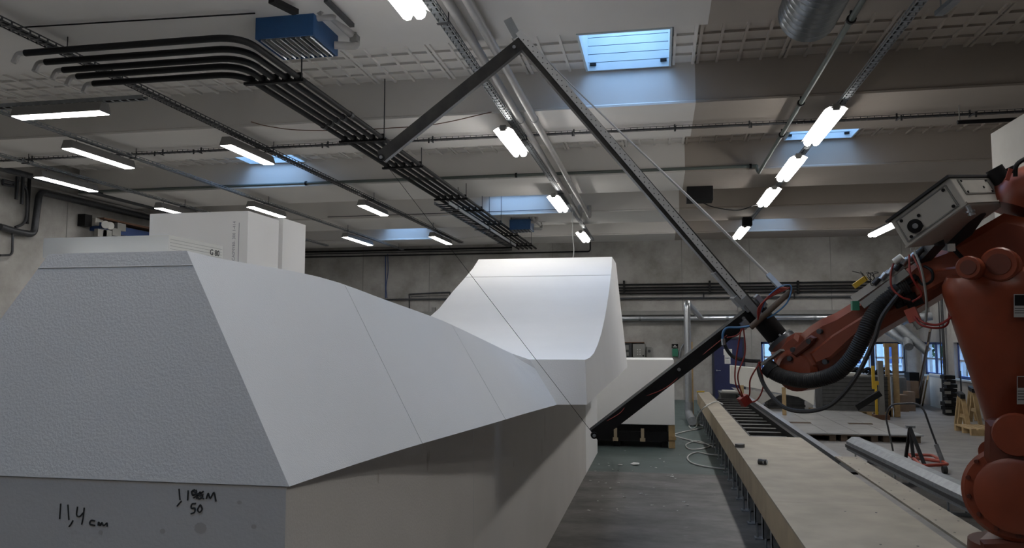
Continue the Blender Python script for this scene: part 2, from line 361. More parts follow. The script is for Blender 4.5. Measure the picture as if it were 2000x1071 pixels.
for q, (x0, x1, y0, y1) in enumerate(sky):      # boarded shafts with glass on top
    n_win += 1; t = .03; z0, z1 = ZC - .06, ZC + 1.0; b = MB()
    b.box(x0 - t, x0, y0 - t, y1 + t, z0, z1); b.box(x1, x1 + t, y0 - t, y1 + t, z0, z1); b.box(x0, x1, y0 - t, y0, z0, z1)
    zz = z0
    while zz < z1: b.box(x0, x1, y1, y1 + t, zz, min(z1, zz + .115)); zz += .125
    b.box(x0, x1, y1 + t, y1 + t + .01, z0, z1, 1)
    o = struct('window_%d' % n_win, b, ['plank_white', 'dark_metal'])
    f = MB(); f.box(x0, x1, y0, y0 + .05, z1 - .08, z1); f.box(x0, x1, y1 - .05, y1, z1 - .08, z1); f.box(x0, x0 + .05, y0, y1, z1 - .08, z1); f.box(x1 - .05, x1, y0, y1, z1 - .08, z1); f.build('window_frame', 'frame_white', o)
    g = MB(); g.box(x0 + .05, x1 - .05, y0 + .05, y1 - .05, z1 - .03, z1 - .02); g.build('pane', 'glass', o)
    if q < 2:
        h = MB(); h.box(x0 + .03, x0 + .12, y1 - .03, y1, z0 + .07, z0 + .11); h.box(x1 - .12, x1 - .03, y1 - .03, y1, z0 + .07, z0 + .11); h.build('latch', 'black', o)
    la = bpy.data.lights.new('skylight_portal', 'AREA'); la.shape = 'RECTANGLE'; la.size = x1 - x0; la.size_y = y1 - y0; la.cycles.is_portal = True
    lo = bpy.data.objects.new('skylight_portal', la); C.objects.link(lo); lo.location = ((x0 + x1) / 2, (y0 + y1) / 2, z1 + .02)
# door in the back wall
dA = PY(1394, 663, YB - .05); dB = PY(1450, 663, YB - .05)
b = MB(); b.box(dA.x, dB.x, YB - .05, YB, 0, dA.z); door = struct('door_1', b, 'door_blue')
b = MB(); b.box(dA.x - .07, dA.x, YB - .07, YB, 0, dA.z + .07); b.box(dB.x, dB.x + .07, YB - .07, YB, 0, dA.z + .07); b.box(dA.x, dB.x, YB - .07, YB, dA.z, dA.z + .07); b.build('door_frame', 'frame_dark', door)
p = PY(1400, 724, YB - .06); b = MB(); b.cyl(p, p + Vector((0, -.05, 0)), .025); b.bar(p + Vector((0, -.05, 0)), p + Vector((.12, -.05, 0)), .02, .02); b.build('door_handle', 'alu', door)
# ------------------------------------------------------------------ outdoors, seen through the windows
b = MB(); b.box(-30, 60, YB + .3, 70, -.4, -.05); b.box(XR + .3, 60, YF, YB + .3, -.4, -.05); o = b.build('ground', 'asphalt'); o['kind'] = 'structure'
bd = thing('building', 'pale blue building seen through the back windows', 'building', (12, 42, -.05))
b = MB(); b.box(-6, 30, 40, 48, -.05, 3.1); b.build('wall', 'facade', bd)
for k in range(14):
    x = -4 + k * 2.4; b = MB(); b.box(x, x + 1.5, 39.93, 40.0, .8, 2.2, 0); b.box(x + .1, x + .7, 39.90, 39.93, .9, 2.1, 1); b.box(x + .8, x + 1.4, 39.90, 39.93, .9, 2.1, 1); b.build('window', ['frame_white', 'blue_steel'], bd)
def tree(x, y, h, label):
    t = thing('tree', label, 'tree', (x, y, -.05)); b = MB(); b.tube([(x, y, -.05), (x + .1, y, h * .5), (x, y + .1, h * .8)], [.16, .12, .05], 8); b.build('trunk', 'bark', t)
    b = MB(); rnd = random.Random(int(x * 10))
    for k in range(260):
        a = rnd.uniform(0, 6.28); r = rnd.uniform(0, 1) ** .5 * h * .32; c = Vector((x + math.cos(a) * r, y + math.sin(a) * r, h * rnd.uniform(.3, 1)))
        e = Vector((rnd.uniform(-1, 1), rnd.uniform(-1, 1), rnd.uniform(-1, 1))).normalized() * .3; g = e.cross(Vector((rnd.uniform(-1, 1), .3, .5))).normalized() * .16
        b.add([c - e, c + g, c + e, c - g], [(0, 1, 2, 3)])
    b.build('crown', 'leaf', t)
tree(11.8, 34, 4.5, 'green leafy tree outside the wide back window'); tree(16.0, 36.0, 4.0, 'green bushy tree outside the right wall window near the corner'); tree(17.5, 29.0, 4.2, 'green tree outside the window nearest the robot')

# ================================================================== FOAM SCULPTURE
XB = -1.146; XBL = -2.95; YP = PZ(565, 951, 1.64).y + .004     # near end of the plinth, just under the hump's lip
b = MB(); b.box(XBL, XB, YP, 12.3, 0, 1.638)
fb = tag(b.build('foam_plinth', 'foam_base', origin=(-2, 7, 0)), 'long grey white foam base block with pen numbers on its near end', 'foam block', 'foam base blocks')
# stains and the fine seams on its long side
b = MB()
def blot(mb, y, z, w, h, x=XB + .0015, n=9):
    rr = random.Random(int(y * 100 + z * 10)); c = (x, y, z); pts = [c] + [(x, y + math.cos(6.28 * k / n) * w * rr.uniform(.6, 1.1), z + math.sin(6.28 * k / n) * h * rr.uniform(.6, 1.1)) for k in range(n)]
    mb.add(pts, [(0, 1 + k, 1 + (k + 1) % n) for k in range(n)])
def PXb(px, py): return PX(px, py, XB)
for px, py, w, h in ((835, 902, .018, .055), (838, 890, .01, .03), (1064, 835, .03, .16), (1058, 875, .02, .1), (1066, 850, .012, .06), (1003, 908, .02, .025), (738, 935, .01, .03), (943, 948, .004, .02)):
    q = PXb(px, py); b = MB(); blot(b, q.y, q.z, w, h); b.build('stain', 'stain', fb)
b = MB()
for px in (925,): q = PXb(px, 900); b.box(XB, XB + .001, q.y - .006, q.y + .006, 0, 1.63)
b.build('seam', 'seam', fb)
# pen writing on the near end
def pen(strokes, ax, ay, sx, sy, name='pen_writing', Y=None, w=.0026):
    mb = MB(); Y = YP
    for s in strokes:
        pts = [PY(ax + x * sx, ay + y * sy, Y) for x, y in s]; pts = [Vector((p.x, Y - .0008, p.z)) for p in pts]
        mb.tube(smooth_path(pts, 4) if len(pts) > 2 else pts, w, 5)
    return mb
# coordinates below are in the photograph's pixels
px_strokes = [[(119, 984), (117, 1014)], [(133, 986), (135, 1016)], [(143, 1017), (139, 1024), (135, 1029)], [(152, 990), (150, 1006), (156, 1009), (163, 1002)], [(165, 992), (163, 1010), (160, 1025)],
    [(186, 1018), (178, 1017), (176, 1024), (186, 1027)], [(192, 1027), (193, 1020), (196, 1027), (199, 1021), (203, 1027), (209, 1022), (210, 1029)]]
pen(px_strokes, 0, 0, 1, 1).build('pen_writing', 'pen', fb)
px_strokes = [[(350, 955), (352, 977)], [(355, 979), (350, 984), (346, 989)], [(368, 958), (367, 978)], [(381, 957), (375, 960), (377, 968), (384, 963), (383, 957)], [(383, 963), (385, 975)], [(391, 961), (386, 968), (389, 975), (396, 970), (391, 961)],
    [(376, 958), (399, 975)], [(398, 960), (378, 973)], [(377, 966), (398, 966)], [(403, 975), (407, 964), (411, 974), (418, 962), (422, 980)],
    [(383, 984), (375, 985), (374, 993), (381, 993), (380, 1001), (373, 1004)], [(390, 988), (386, 996), (390, 1001), (395, 995), (392, 987), (389, 989)]]
pen(px_strokes, 0, 0, 1, 1).build('pen_writing', 'pen', fb)
for px, py, w in ((197, 1040, .008), (318, 1038, .01), (392, 1032, .022), (468, 982, .008), (496, 1029, .009)):
    b = MB(); q = PY(px, py, YP); n = 9; b.add([(q.x, YP - .0012, q.z)] + [(q.x + math.cos(6.28 * k / n) * w, YP - .0012, q.z + math.sin(6.28 * k / n) * w * .8) for k in range(n)], [(0, 1 + k, 1 + (k + 1) % n) for k in range(n)]); b.build('stain', 'stain', fb)
b = MB(); b.box(XBL, XB, 12.31, 14.6, 0, 1.638)
tag(b.build('foam_plinth', 'foam', origin=(-2, 13.4, 0)), 'far white foam base block ending the long plinth beside the aisle', 'foam block', 'foam base blocks')
# near hump: loft along the hall. station: y_top, x_right_top, z_top, (x,y) right bottom, x_left_top
def ridge(px, py, aX=-1.635, k=.206):     # ridge line lies in a vertical plane x = aX + k (y - 2.5)
    r = ray(px, py); t = (aX - k * 2.5) / (r.x - k * r.y); return O + r * t
low = [(565, 951), (600, 939), (650, 922), (720, 899), (800, 874), (880, 851), (960, 828), (1030, 807), (1088, 791)]
lowp = [PZ(x, y, 1.64) for x, y in low]
top = [(365, 490), (400, 499), (460, 511), (540, 524), (610, 538), (670, 555), (750, 585), (850, 621), (900, 643), (950, 667), (1000, 691)]
topp = [ridge(x, y) for x, y in top] + [PY(1035, 703, 5.45)]
topp[0] = PY(365, 490, 2.5)
def resample(ps, n):
    L = [0]
    for i in range(1, len(ps)): L.append(L[-1] + (ps[i] - ps[i - 1]).length)
    out = []
    for k in range(n):
        t = L[-1] * k / (n - 1); i = 0
        while i < len(L) - 2 and L[i + 1] < t: i += 1
        f = (t - L[i]) / max(1e-6, L[i + 1] - L[i]); out.append(ps[i].lerp(ps[i + 1], f))
    return out
N = 22; tp = resample(smooth_path(topp, 4), N); lp = resample(smooth_path(lowp, 4), N)
rings = []
for i in range(N):
    a, c = tp[i], lp[i]; s = i / (N - 1)
    xl = -2.20 - .55 * s; xlb = -2.62 - .2 * s
    side = []
    for k in range(1, 5):
        t = k / 5; q = a.lerp(c, t); side.append(q)
    rings.append([Vector((xl, a.y, a.z)), a] + side + [c, Vector((xlb, c.y, 1.64))])
b = MB(); b.loft(rings[:1] * 1 + rings[1:], 0, True, True, False)
n = len(rings[0])
b.add(rings[-1], [tuple(range(n))], 0)
b.add(rings[0], [tuple(range(n - 1, -1, -1))], 1)
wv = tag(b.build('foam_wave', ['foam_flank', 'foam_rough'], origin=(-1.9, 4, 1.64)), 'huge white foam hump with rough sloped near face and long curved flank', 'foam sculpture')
b = MB()
def on_side(s, t):      # point on the flank
    f = s * (N - 1); i = min(N - 2, int(f)); f -= i; return tp[i].lerp(tp[i + 1], f).lerp(lp[i].lerp(lp[i + 1], f), t)
nn = (topp[5] - lowp[4])
for s0, s1 in ((.30, .33), (.65, .67)):
    pts = [on_side(s0 + (s1 - s0) * k / 10, k / 10) + Vector((.0012, -.0009, .0009)) for k in range(11)]
    b.tube(pts, .0011, 4)
b.build('seam', 'seam', wv)
b = MB()
p0 = PY(84, 504, 2.45); p1 = PY(372, 499, 2.45)
a0 = rings[0][0].lerp(rings[0][-1], .07); a1 = rings[0][1].lerp(rings[0][-2], .07); dn = Vector((0, -.0012, .0005))
b.tube([a0 + dn, a1 + dn], .0012, 4); b.build('seam', 'seam', wv)
# far ramp: profile (y, z) with the right edge sloping in and the left edge flaring
prof = [(5.45, 1.947), (6.15, 1.95), (6.6, 1.97), (7.2, 2.05), (7.8, 2.15), (8.5, 2.29), (9.2, 2.46), (10.1, 2.70), (11.1, 2.98), (11.8, 3.19), (12.4, 3.38)]
redge = [(1143, 703), (1152, 699), (1160, 690), (1168, 672), (1175, 650), (1180, 627), (1185, 600), (1190, 566), (1193, 538), (1195, 520), (1195.5, 502)]
def xr(z): return -.50 - .13 * (z - 1.64)
def xlft(y): return -.955 - (min(y, 7.0) - 5.8) * .9 if y < 7.0 else -2.035 - (y - 7.0) * .165
lf = {8.9: -2.6}
ys = []
rings = []
R0 = PZ(1088, 791, 1.64); R1 = PZ(1146, 791, 1.64); T0 = PY(1035, 703, 5.45); T1 = PY(1143, 703, 5.45)
def left_x(y): 
    if y <= 8.9: return T0.x + (-2.60 - T0.x) * min(1, (y - 5.45) / 1.4) if y < 7.0 else -2.6 
    return -2.6 - (y - 8.9) * .08
for (y, z), (px, py) in zip(prof, redge):
    q = PY(px, py, y); x = q.x; z = q.z if y > 6 or y < 5.5 else z
    rings.append([Vector((left_x(y), y, z)), Vector((x, y, z)), Vector((-.50 if y > 5.6 else R1.x, y if y > 5.6 else R1.y, 1.64)), Vector((min(left_x(y), R0.x) if y > 5.6 else R0.x, y if y > 5.6 else R0.y, 1.64))])
last = rings[-1]; yE = 13.5; qt = PY(1203, 512, yE); qb = PY(1225, 712, yE)
rings.append([Vector((last[0].x, yE, last[0].z)), Vector((qt.x, yE, last[0].z)), Vector((qb.x, yE, 1.64)), Vector((last[3].x, yE, 1.64))])
b = MB(); b.loft(rings, 0, True, True, True)
fr = tag(b.build('foam_ramp', 'foam', origin=(-1.7, 9, 1.64)), 'tall white foam ramp curving up to a flat top behind the hump', 'foam sculpture')
b = MB(); q0 = PY(914, 541, 11.1); q1 = PY(1192.5, 538, 11.1)
b.tube([Vector((left_x(11.1) , 11.1, q1.z + .002)), Vector((q1.x, 11.1, q1.z + .002))], .005, 4); b.build('seam', 'seam', fr)
b = MB()
for px, py in ((947, 517), (952, 520), (988, 526), (988, 531), (1072, 516), (1075, 520)):
    q = PY(px, py, 11.95); b.cyl(q, q + Vector((0, -.01, .0)), .012, 6)
# cream slab and the tall blocks behind
s0 = PY(85, 467, 2.62); s1 = PY(330, 459, 2.62); s2 = PX(435, 481, s1.x)
b = MB(); b.box(s0.x, s1.x, 2.62, s2.y, tp[0].z, s1.z)
sl = tag(b.build('foam_board', 'foam_cream', origin=(s0.x, 2.62, tp[0].z)), 'cream foam board lying on top of the near hump, G 80 on its end', 'foam board')
b = MB()
for k in range(5): z = tp[0].z + .012 + k * .012; b.box(s1.x, s1.x + .0012, 2.63, s2.y - .005, z, z + .0015)
b.build('layer_line', 'foam_grey', sl)
b = text_mb('G 80', .035, (s1.x + .001, s2.y - .06, s1.z - .036), (0, 1, 0), (0, 0, 1), .0006); b.build('pen_mark', 'pen', sl)
t0 = PY(293, 416, 8.0); t1 = PY(485, 412, 8.0); t2 = PX(545, 430, t1.x)
b = MB(); b.box(t0.x, t1.x, 8.0, t2.y, 0, t1.z); tb = tag(b.build('foam_block', 'foam', origin=((t0.x + t1.x) / 2, 8.3, 0)), 'tall white foam block on end with a line of vertical printed text', 'foam block', 'tall foam blocks on end')
q = PY(457, 470, 8.0); b = text_mb('5011 1038 08:06 KCA0MY80- 300 1-414', .05, (q.x, 7.999, PY(457, 425, 8.0).z - .46), (0, 0, 1), (-1, 0, 0), .001); b.build('printed_text', 'print', tb)
b = MB(); b.box(q.x + .055, q.x + .062, 7.998, 8.0, 1.6, q.z + .2); b.build('printed_line', 'print', tb)
u0 = PY(546, 426, t2.y + .1); u1 = PY(553, 426, t2.y + .1); u2 = PX(597, 441, u1.x)
b = MB(); b.box(u1.x - 1.25, u1.x, t2.y + .1, u2.y, 0, u1.z); tag(b.build('foam_block', 'foam', origin=(u1.x, u2.y, 0)), 'tall white foam block standing right behind the printed block', 'foam block', 'tall foam blocks on end')
# block on the black trolley in the aisle
c1 = PY(1316, 703, 15.4); c2 = PY(1316, 831, 15.4)
b = MB(); b.box(-2.0, c1.x, 15.4, 16.9, c2.z, c1.z); tag(b.build('foam_block', 'foam', origin=(-.8, 16, c2.z), bevel=.01), 'low square white foam block on a black trolley past the ramp', 'foam block')
tr = thing('trolley', 'low black trolley under the square foam block', 'trolley', (-.8, 16, 0))
b = MB(); b.box(-1.95, c1.x - .1, 15.45, 16.85, .12, .30); b.build('deck', 'black', tr)
for x in (-1.9, -.9, c1.x - .25):
    b = MB(); b.box(x, x + .12, 15.5, 16.8, 0, .12); b.build('runner', 'black', tr)
for px in (1202, 1255): q = PY(px, 850, 15.4); b = MB(); b.box(q.x - .03, q.x + .03, 15.39, 15.46, .16, .36); b.box(q.x - .05, q.x + .05, 15.38, 15.46, .12, .18); b.build('clamp_foot', 'ply_side', tr)
b = MB(); b.box(c1.x - .12, c1.x + .0, 15.42, 15.6, .0, c2.z); b.box(c1.x - .10, c1.x + .02, 15.40, 15.44, .16, .22); b.build('support_block', 'wood', tr)
b = MB(); b.box(-1.9, c1.x - .15, 15.5, 16.8, .30, c2.z); b.build('packing_board', 'black', tr)
# foam piece at the top right, beyond the robot
z1 = PY(1935, 262, 10.0)
b = MB(); zt = PY(2000, 220, 7.0).z
b.box(z1.x, z1.x + 1.2, 7.5, 10.0, 0, z1.z); tag(b.build('foam_block', 'foam_grey', origin=(z1.x + .6, 8.7, 0)), 'huge grey white foam block on end at the right edge behind the robot', 'foam block')

# ================================================================== LIGHTS
def lamp(kind, X, y0, y1, label, group, zt=5.22):
    t = thing('ceiling_light', label, 'light', (X, (y0 + y1) / 2, zt), group); zb = 5.1 - (0 if kind == 1 else .02)
    if kind == 1:
        b = MB(); b.loft([[Vector(p) for p in ((X - .07, y, zb + .14), (X + .07, y, zb + .14), (X + .115, y, zb + .005), (X - .115, y, zb + .005))] for y in (y0, y1)], 0, False); b.build('housing', 'housing', t)
        b = MB(); b.loft([[Vector(p) for p in ((X - .095, y, zb + .01), (X + .095, y, zb + .01), (X + .09, y, zb - .003), (X - .09, y, zb - .003))] for y in (y0 + .01, y1 - .01)], 0, False); b.build('diffuser', 'lens_dim', t)
    else:
        b = MB(); b.loft([[Vector(p) for p in ((X - .05, y, zb + .14), (X + .05, y, zb + .14), (X + .065, y, zb + .09), (X - .065, y, zb + .09))] for y in (y0, y1)], 0, False); b.build('housing', 'housing', t)
        pr = [(-.105, .095), (-.12, .06), (-.105, .02), (-.07, 0), (-.03, .005), (-.015, .045), (.015, .045), (.03, .005), (.07, 0), (.105, .02), (.12, .06), (.105, .095), (.06, .088), (-.06, .088)]
        b = MB(); b.loft([[Vector((X + a, y, zb + c)) for a, c in pr] for y in (y0 + .01, y1 - .01)], 0, False); b.build('diffuser', 'lens', t)
        b = MB(); b.loft([[Vector((X + a, y, zb + c)) for a, c in ((-.15, .075), (-.09, .112), (.09, .112), (.15, .075), (.15, .082), (.09, .122), (-.09, .122), (-.15, .082))] for y in (y0 - .01, y1 + .01)], 0, False); b.build('reflector', 'housing', t)
        for y in (y0, y1): b = MB(); b.box(X - .045, X + .045, y - .012, y + .012, zb + .06, zb + .15); b.build('end_cap', 'grey_box', t)
    b = MB()
    for y in (y0 + .2, y1 - .2): b.cyl((X, y, zb + .11), (X, y, zt + .06), .006, 6)
    b.build('hanger', 'dark_metal', t); return t
def tray(X, y0, y1, label, z=5.28, w=.10, m='metal', rods=True, group='cable trays under the roof beams'):
    t = thing('cable_tray', label, 'cable tray', (X, (y0 + y1) / 2, z), group); b = MB()
    for s in (-1, 1):
        b.box(X + s * w / 2 - .004, X + s * w / 2 + .004, y0, y1, z, z + .012); b.box(X + s * w / 2 - .004, X + s * w / 2 + .004, y0, y1, z + .035, z + .047)
    b.box(X - w * .2, X + w * .2, y0, y1, z, z + .012)
    y = y0
    while y < y1:
        b.box(X - w / 2, X + w / 2, y, y + .03, z - .004, z); b.box(X - w / 2 - .003, X - w / 2 + .003, y, y + .02, z, z + .045); b.box(X + w / 2 - .003, X + w / 2 + .003, y, y + .02, z, z + .045); y += .12
    b.build('tray_rail', m, t)
    b = MB()
    for k in range(2): b.tube([(X - .02 + .035 * k, y0, z + .018), (X - .02 + .035 * k, y1, z + .018)], .009, 6)
    b.build('cable', 'pipe_black', t)
    if rods:
        b = MB()
        for f, k in beams:
            for y in ((f + k) / 2,):
                if y0 < y < y1: b.cyl((X + w / 2 + .01, y, z), (X + w / 2 + .01, y, ZB), .006, 6); b.box(X - w / 2 - .02, X + w / 2 + .03, y - .02, y + .02, z - .012, z - .004)
        if b.v: b.build('hanger', 'dark_metal', t)
    return t
def rowX(px, py, z=5.1): q = PZ(px, py, z); return q.x
XA, XD, XE, XBr, XCr, XFr = rowX(470, 297), rowX(180, 306), rowX(320, 410), rowX(995, 278), rowX(1548, 330), rowX(1725, 452)
def yz(px, py): return PZ(px, py, 5.1).y
rows = [
 (1, XA, [(yz(422, 285), yz(525, 322)), (yz(693, 402), yz(745, 422)), (yz(834, 463), yz(868, 478))],
  ['closed white fluorescent light below the small left skylight', 'middle closed fluorescent light of the row left of the black pipes', 'farthest closed fluorescent light of the row left of the black pipes'], 'lights left of the black pipe bundle'),
 (1, XD, [(yz(115, 291), yz(248, 330)), (yz(476, 405), yz(545, 425)), (yz(660, 464), yz(707, 480))],
  ['closed fluorescent light on the tray near the upper left edge', 'closed fluorescent light just above the tall foam blocks', 'farthest closed fluorescent light right of the tall foam blocks'], 'lights of the second row from the left wall'),
 (1, XE, [(12.6, 14.1), (yz(309, 407), yz(309, 407) + 1.5)],
  ['closed fluorescent light cut by the left edge of the photo', 'small closed fluorescent light above the printed foam block'], 'lights along the left wall'),
 (2, XBr, [(5.9, yz(808, 36)), (yz(975, 262), yz(1010, 305)), (yz(1076, 390), yz(1093, 414)), (yz(1131, 459), yz(1140, 473))],
  ['bright fluorescent light cut by the top edge of the photo', 'bright fluorescent light behind the bow between its two upper bars', 'bright fluorescent light beside the far end of the white pipes', 'farthest bright fluorescent light above the ramp top'], 'bright lights beside the white pipes'),
 (2, XCr, [(yz(1622, 222), yz(1590, 283)), (yz(1556, 315), yz(1538, 353)), (yz(1512, 375), yz(1500, 403)), (yz(1460, 448), yz(1452, 467))],
  ['largest bright fluorescent light above the robot beside a skylight', 'second nearest bright fluorescent light of the row above the robot wrist', 'third bright fluorescent light of the row above the robot wrist', 'farthest bright fluorescent light of the row above the robot wrist'], 'bright lights above the robot track'),
 (2, XFr, [(yz(1750, 441), yz(1715, 462))], ['bright fluorescent light peeking out left of the white robot cabinet'], 'lights near the right wall')]
for kind, X, ys_, labs, g in rows:
    for (a_, e_), lb in zip(ys_, labs): lamp(kind, X, a_, e_, lb, g)
for X, kind in ((XBr, 2), (XCr, 2), (XA, 1)):  # extra lamps out of view, added to brighten the foam and near hall
    for y in (-1.8, 4.2) if X == XCr else (1.8,) if X == XBr else (-1.5, 4.5):
        lamp(kind, X, y, y + 1.5, 'unseen fluorescent light added above and behind the camera for illumination', 'added lights out of view')
q = PZ(120, 226, 5.1); tq0 = PZ(26, 229, 5.1); tq1 = PZ(215, 225, 5.1)
t = thing('ceiling_light', 'closed fluorescent light mounted crosswise on the short cross tray', 'light', (q.x, q.y, 5.1))
b = MB(); b.loft([[Vector(p) for p in ((x, q.y - .07, 5.24), (x, q.y + .07, 5.24), (x, q.y + .115, 5.105), (x, q.y - .115, 5.105))] for x in (tq0.x, tq1.x)], 0, False); b.build('housing', 'housing', t)
b = MB(); b.loft([[Vector(p) for p in ((x, q.y - .095, 5.11), (x, q.y + .095, 5.11), (x, q.y + .09, 5.097), (x, q.y - .09, 5.097))] for x in (tq0.x + .01, tq1.x - .01)], 0, False); b.build('diffuser', 'lens_dim', t)
tray(XA + .1, 5.0, 25.5, 'long cable tray left of the black pipes, lights hanging below', w=.14, m='dark_metal')
tray(XD + .08, 8.0, 27.3, 'bluish cable tray second from the left wall')
tray(XE + .08, 11.0, 25.5, 'cable tray closest to the left wall')
tray(XBr + .12, 5.0, 25.6, 'grey cable tray running beside the two white pipes', w=.09)
tray(XCr + .12, 5.0, yz(1459, 445), 'cable tray above the robot carrying the bright light row', w=.09)
tray(XFr + .1, yz(1760, 430), yz(1686, 465), 'short cable tray left of the white robot cabinet', w=.09)
# short cross tray and the long thin cross tray
q = PZ(0, 212, 5.28); q2 = PZ(292, 198, 5.28)
t = thing('cable_tray', 'short cross cable tray joining the long tray at the upper left', 'cable tray', (q.x, q.y, 5.28)); b = MB()
for s in (-.05, .05): b.box(q.x - 1, q2.x, q.y + s - .004, q.y + s + .004, 5.28, 5.33)
x = q.x - 1
while x < q2.x: b.box(x, x + .03, q.y - .05, q.y + .05, 5.277, 5.28); x += .12
b.build('tray_rail', 'metal', t)
b = MB(); b.tube([(q.x - 1, q.y, 5.29), (q2.x, q.y, 5.29)], .015, 6); b.build('cable', 'pipe_black', t)
Yt = 12.3; t = thing('cable_tray', 'thin wire cable tray crossing the whole hall under the wide beam', 'cable tray', (-3, Yt, 5.36)); b = MB()
for dy, z in ((-.04, 5.36), (.04, 5.36), (-.04, 5.40), (0, 5.36)): b.tube([(XL, Yt + dy, z), (XR, Yt + dy, z)], .004, 5)
x = XL
while x < XR: b.box(x, x + .008, Yt - .042, Yt + .042, 5.355, 5.361); b.box(x, x + .008, Yt - .044, Yt - .037, 5.36, 5.402); x += .1
b.build('tray_rail', 'dark_metal', t); b = MB(); b.tube([(XL, Yt - .01, 5.374), (XR, Yt - .01, 5.374)], .012, 6); b.build('cable', 'dark_metal', t)
for px in (60, 230, 315, 390, 638, 843, 1120, 1318, 1465, 1605, 1755, 1899):
    x = PZ(px, 270, 5.36).x * 1.0; r_ = ray(px, 250); x = r_.x * Yt / r_.y
    b = MB(); b.box(x - .012, x + .012, Yt - .16, Yt + .1, 5.345, 5.355); b.box(x - .012, x + .012, Yt - .16, Yt - .15, 5.28, 5.36); b.box(x - .012, x + .012, Yt + .06, Yt + .075, 5.35, ZB); b.build('bracket', 'dark_metal', t)
# ================================================================== PIPES AND CEILING GEAR
pb = PZ(745, 265, 5.15)
group = 'black pipes of the overhead bundle'
for k in range(5):
    x = -4.72 + .15 * k; q = PZ((100, 110, 128, 155, 178)[k], (95, 106, 122, 135, 153)[k], 5.15)
    yy = PZ((500, 515, 515, 520, 530)[k], (68, 90, 108, 122, 140)[k], 5.15).y
    yy = PZ(500, (69, 91, 110, 125, 142)[k], 5.15).y
    x = -4.12 - .15 * k
    path = fillet([(XA - .03, yy, 5.15), (x, yy, 5.15), (x, 26.4, 5.15)], .32, 8)
    nm = ('outermost', 'second', 'middle', 'fourth', 'innermost')[k]
    b = MB(); b.tube(path, .036, 10)
    t = thing('pipe', nm + ' black overhead pipe of the five bending from left to far', 'pipe', (x, 15, 5.15), group); b.build('pipe_run', 'pipe_black', t)
    b = MB(); b.tube(fillet([(XA - .03, yy, 5.15), (XA - .12, yy, 5.15), (XA - .14, yy - .03, 5.04)], .05), .03, 8); b.build('pipe_end', 'white_pipe', t)
    for yc in (9.9 + .12 * k,): b = MB(); b.cyl((x, yc, 5.15), (x, yc + .08, 5.15), .045, 10); b.build('coupling', 'dark_metal', t)
for i, (px, py) in enumerate(((592, 150), (748, 268), (802, 322), (905, 385), (932, 408), (970, 435), (1000, 458), (1022, 478))):
    y = PZ(px, py, 5.15).y; t = thing('pipe_clamp', 'black hanging clamp bar, ' + ('nearest at the pipe bend', 'second, just left of the bow arm tip', 'third, right of the bow arm tip', 'fourth from the bend', 'fifth from the bend', 'third from the far end', 'second from the far end', 'at the far end')[i] + ' of the pipe bundle', 'pipe clamp', (-4.4, y, 5.15), 'clamps of the overhead pipe bundle')
    b = MB(); b.box(-4.80, -4.04, y - .03, y + .03, 5.09, 5.12); b.build('clamp_bar', 'black', t); b = MB()
    for k in range(5): x = -4.12 - .15 * k; b.box(x - .045, x + .045, y - .02, y + .02, 5.12, 5.2)
    b.build('saddle', 'black', t); b = MB(); top_ = ZB if any(f < y < k for f, k in beams) else ZC; b.cyl((-4.08, y, 5.1), (-4.08, y, top_), .008, 6); b.build('hanger', 'dark_metal', t)
# ladder tray below the bundle
y0, y1 = PZ(857, 397, 4.98).y, PZ(1008, 480, 4.98).y; X = PZ(900, 420, 4.98).x
t = thing('cable_ladder', 'short galvanised cable ladder beside the black pipe bundle', 'cable tray', (X, (y0 + y1) / 2, 4.98)); b = MB()
for s in (-1, 1): b.box(X + s * .16 - .008, X + s * .16 + .008, y0, y1, 4.95, 5.02)
b.build('side_rail', 'metal', t); b = MB(); y = y0 + .1
while y < y1: b = MB(); b.box(X - .16, X + .16, y, y + .04, 4.955, 4.975); b.build('rung', 'dark_metal', t); y += .26
b = MB()
for y in (y0 + .7, (y0 + y1) / 2, y1 - 1): b.cyl((X + .18, y, 4.95), (X + .18, y, ZB if any(f < y < k for f, k in beams) else ZC), .008, 6); b.box(X - .22, X + .22, y - .02, y + .02, 4.935, 4.95)
b.build('hanger', 'dark_metal', t)
# two white pipes
for k, (pa, pe) in enumerate((((955, 133), (1132, 422)), ((986, 130), (1150, 422)))):
    zc = 5.32; a_ = PZ(pa[0], pa[1], zc); e_ = PZ(pe[0], pe[1], zc)
    d = (e_ - a_).normalized(); st = a_ - d * 5.0
    b = MB(); b.tube([st, e_], .05, 14); b.tube(fillet([e_, e_ + d * .12, e_ + d * .14 + Vector((0, 0, .3))], .1), .056, 12)
    t = tag(b.build('pipe', 'white_pipe', origin=a_), ('left' if k == 0 else 'right') + ' one of the two parallel white pipes along the roof', 'pipe', 'white pipes along the roof')
    b = MB()
    for s in (2.5, 7.3, 11.8):
        q = st + d * s; b.cyl(q - d * .02, q + d * .02, .062, 12)
    b.build('pipe_collar', 'white_pipe', t)
